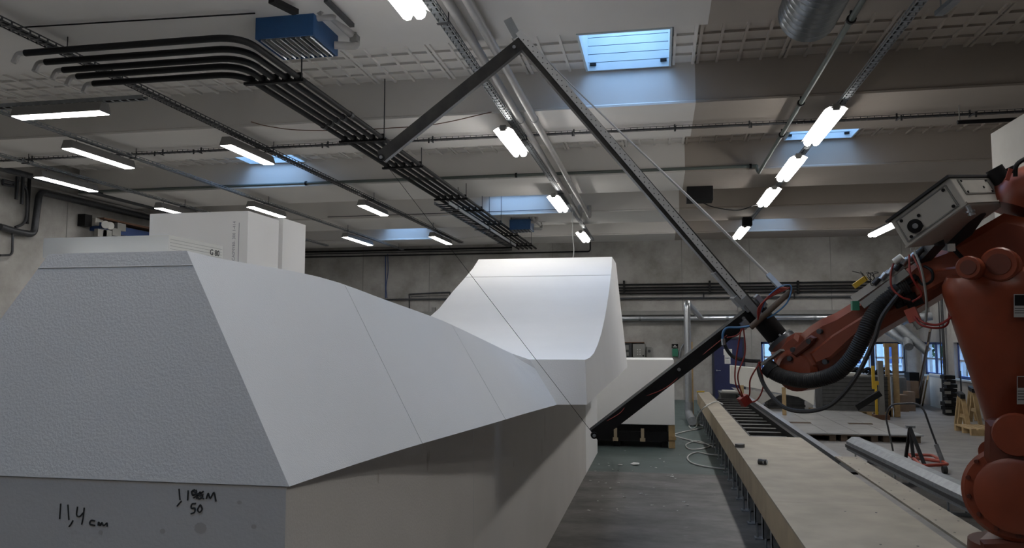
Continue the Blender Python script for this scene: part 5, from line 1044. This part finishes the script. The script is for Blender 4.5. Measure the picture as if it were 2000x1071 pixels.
b = MB(); c = PR(1985, 850, .35); b.tube([c, c + RN * .03], [.11, .10], 24); b.build('bearing_cap', 'orange', rb)
b = MB(); c = PR(1986, 960, .2); b.tube([c - RN * .4, c, c + RN * .10, c + RN * .12], [.235, .235, .235, .215], 48); b.build('shoulder_housing', 'orange', rb)
b = MB(); c = PR(1986, 968, .32); b.tube([c, c + RN * .035, c + RN * .045], [.19, .185, .165], 44); b.build('shoulder_cover', 'orange', rb)
b = MB()
for k in range(14):
    a = 6.28 * k / 14; u_ = Vector((0, 0, 1)); v_ = RN.cross(u_); q = PR(1986, 960, .3) + (u_ * math.cos(a) + v_ * math.sin(a)) * .215; b = MB(); b.cyl(q, q + RN * .035, .011, 8); b.build('bolt', 'orange_dark', rb)
lug = MB(); c = PR(1939, 883, .25); n = 24
ro, ri = .062, .034; u_ = Vector((0, 0, 1)); v_ = RN.cross(u_)
rings = []
for rr_, off in ((ro, -.03), (ro, .03), (ri, .03), (ri, -.03), (ro, -.03)): rings.append([c + RN * off + (u_ * math.cos(6.283 * k / n) + v_ * math.sin(6.283 * k / n)) * rr_ for k in range(n)])
lug.loft(rings, 0, True, True, False); lug.build('lifting_lug', 'orange', rb)
b = MB(); rp(b, [(1925, 895), (1960, 905), (1965, 960), (1912, 960)], .22, .28, .01); b.build('lug_web', 'orange', rb)
b = MB(); rp(b, [(1935, 1035), (2060, 1030), (2060, 1180), (1945, 1150), (1942, 1075)], -.1, .3, .02); b.build('base_bracket', 'orange_dark', rb)
b = MB(); q = R0; b.tube([q + Vector((0, 0, -.001)), q + Vector((0, 0, .06)), q + Vector((0, 0, .07)), q + Vector((0, 0, .40))], [.42, .42, .30, .27], 32); b.build('base', 'orange_dark', rb)
b = MB(); c = P(2010, 392, 4.3); b.tube([c - Vector((.1, 0, .05)), c + Vector((-.08, 0, .0)), c + Vector((.2, 0, .12))], [.13, .155, .155], 28); b.build('axis_motor', 'orange', rb)
b = MB(); c = P(1962, 360, 4.3); b.cyl(c, c + Vector((-.05, 0, .09)), .045, 12); b.cyl(c + Vector((.06, 0, .01)), c + Vector((.02, 0, .09)), .03, 12); b.build('motor_connector', 'black', rb)
b = MB(); b.bar(P(1967, 352, 4.2), P(1974, 330, 4.2), .02, .012, up=(0, 1, 0)); b.build('lever', 'red', rb)
b = MB(); b.tube(fillet([P(1983, 345, 4.2), P(1983, 322, 4.2), P(2010, 305, 4.2), P(2040, 330, 4.2)], .04), .012, 8); b.build('lifting_handle', 'black', rb)
# ================================================================== HOT WIRE BOW
DB = 5.08
def B(px, py, o=0.): return P(px, py, DB + o)
view = Vector((-sy_ * cp, cy_ * cp, sp))
bw = thing('hot_wire_bow', 'big black steel hot wire cutting bow held by the robot', 'cutting bow', B(1470, 600))
b = MB(); b.bar(B(1470, 606), B(1022, 86), .075, .07, up=view); b.build('main_beam', 'black_worn', bw)
st = MB(); e0 = B(1466, 596, -.045); e1_ = B(1012, 62, -.045); st.bar(e0, e1_, .042, .008, up=view)
dd = (e1_ - e0); LL = dd.length; dn_ = dd.normalized(); sd_ = dn_.cross(view).normalized(); k = 0; s = .06
while s < LL - .05:
    q = e0 + dn_ * s + sd_ * (.009 if k % 2 else -.009) - view * .0045; st.cyl(q, q - view * .0012, .0035, 6, 1); s += .024; k += 1
st.build('perforated_strip', ['strip', 'black'], bw)
b = MB(); b.bar(B(1459, 609, -.02), B(1393, 533, -.02), .015, .09, up=view); b.bar(B(1432, 580, -.03) , B(1448, 598, -.03), .03, .1, up=view); b.build('splice_bar', 'metal', bw)
b = MB(); b.bar(B(1010, 72, -.03), B(991, 37, -.03), .055, .006, up=view); b.build('end_plate', 'metal', bw)
b = MB(); b.bar(B(1028, 78), B(745, 308), .075, .075, up=view); b.build('upper_arm_bar', 'black_worn', bw)
b = MB(); b.bar(B(1478, 604), B(1160, 850), .085, .075, up=view); b.build('lower_arm_bar', 'black', bw)
for (px, py), (qx, qy) in (((745, 308), (752, 302)), ((1160, 850), (1168, 844))):
    b = MB(); c = B(px, py, -.03); b.cyl(c, c - view * .02, .022, 16); b.build('wire_clamp', 'black', bw); b = MB(); b.cyl(c - view * .02, c - view * .024, .011, 12); b.cyl(c - view * .02, c - view * .03, .005, 8); b.build('clamp_screw', 'alu', bw)
for px, py in ((1004, 92), (1326, 722), (1452, 622)): b = MB(); c = B(px, py, -.04); b.cyl(c, c - view * .008, .011, 10); b.build('rivet', 'alu', bw)
b = MB(); b.tube([B(745, 310), B(1160, 850)], .0016, 6); b.build('cutting_wire', 'black', bw)
b = MB(); tb0 = B(1452, 585); f2 = f1 + tdir * .05; b.tube([f2, B(1468, 598)], .07, 20); b.build('mounting_tube', 'black', bw)
b = MB(); b.bar(B(1487, 622, -.06), B(1452, 582, -.06), .05, .02, up=view); b.build('clamp_plate', 'metal', bw)
b = MB(); b.bar(B(1494, 598, -.05), B(1476, 578, -.05), .03, .05, up=view); b.build('clamp_plate', 'alu', bw); b = MB(); b.bar(B(1460, 640, -.05), B(1450, 628, -.05), .05, .03, up=view); b.build('clamp_plate', 'alu', bw)
b = MB(); b.tube([B(1466, 640, -.12), B(1548, 566, -.12)], .019, 12); b.build('cable_boom', 'wood_dark', bw)
# tension strap from the top to the boom
b = MB(); pts = smooth_path([B(1032, 78, .03), B(1100, 150, .03), B(1200, 247, .03), B(1340, 380, .03), B(1440, 478, .02), B(1500, 537, 0)], 8); b.tube(pts, [.004 + .006 * min(1, max(0, (i - 8) / 20)) for i in range(len(pts))], 8); b.build('tension_rod', 'strip', bw)
b = MB(); b.bar(B(1500, 537), B(1530, 568, -.1), .03, .03, up=view); b.build('rod_end', 'metal', bw)
def cabb(pts, r, m, name='cable'): b = MB(); b.tube(smooth_path(pts, 8), r, 6); b.build(name, m, bw)
for k in range(4): cabb([B(1480, 625, -.14), B(1482 + 3 * k, 600 - 3 * k, -.15), B(1505 + 3 * k, 580 - 4 * k, -.15), B(1530, 568 - 2 * k, -.15), B(1546, 560 + 2 * k, -.13)], .005, 'red_cable')
cabb([B(1484, 612, -.14), B(1500, 580, -.15), B(1525, 560, -.15), B(1545, 560, -.14), B(1538, 590, -.15), B(1515, 612, -.14), B(1498, 622, -.12)], .005, 'blue_cable')
cabb([B(1470, 636, -.12), B(1445, 640, -.13), B(1420, 641, -.13), B(1412, 652, -.13), B(1412, 668, -.12)], .008, 'blue_cable', 'air_hose')
b = MB(); b.cyl(B(1412, 662, -.12), B(1413, 674, -.12), .013, 10); b.build('hose_fitting', 'alu', bw)
cabb([B(1448, 640, -.1), B(1438, 700, -.1), B(1436, 745, -.1), B(1448, 775, -.05)], .005, 'red_cable'); cabb([B(1452, 638, -.1), B(1455, 690, -.1), B(1441, 735, -.1), B(1452, 780, -.05)], .005, 'red_cable')
cabb([B(1452, 640, -.1), B(1440, 655, -.1), B(1420, 660, -.1)], .005, 'red_cable')
cabb([B(1486, 706, -.15), B(1466, 740, -.12), B(1464, 770, -.1), B(1456, 785, -.05)], .005, 'red_cable'); cabb([B(1482, 708, -.15), B(1491, 750, -.12), B(1480, 780, -.1), B(1460, 788, -.05)], .005, 'red_cable')
b = MB(); b.bar(B(1449, 775, -.05), B(1459, 790, -.05), .06, .06); b.build('cable_bundle', 'red_cable', bw)
cabb([B(1168, 832, -.03), B(1210, 808, -.04), B(1232, 785, -.03), B(1300, 758, -.04), B(1350, 712, -.03), B(1420, 655, -.05)], .003, 'red_cable')
for o in bpy.data.objects:
    if '_o' in o: del o['_o']
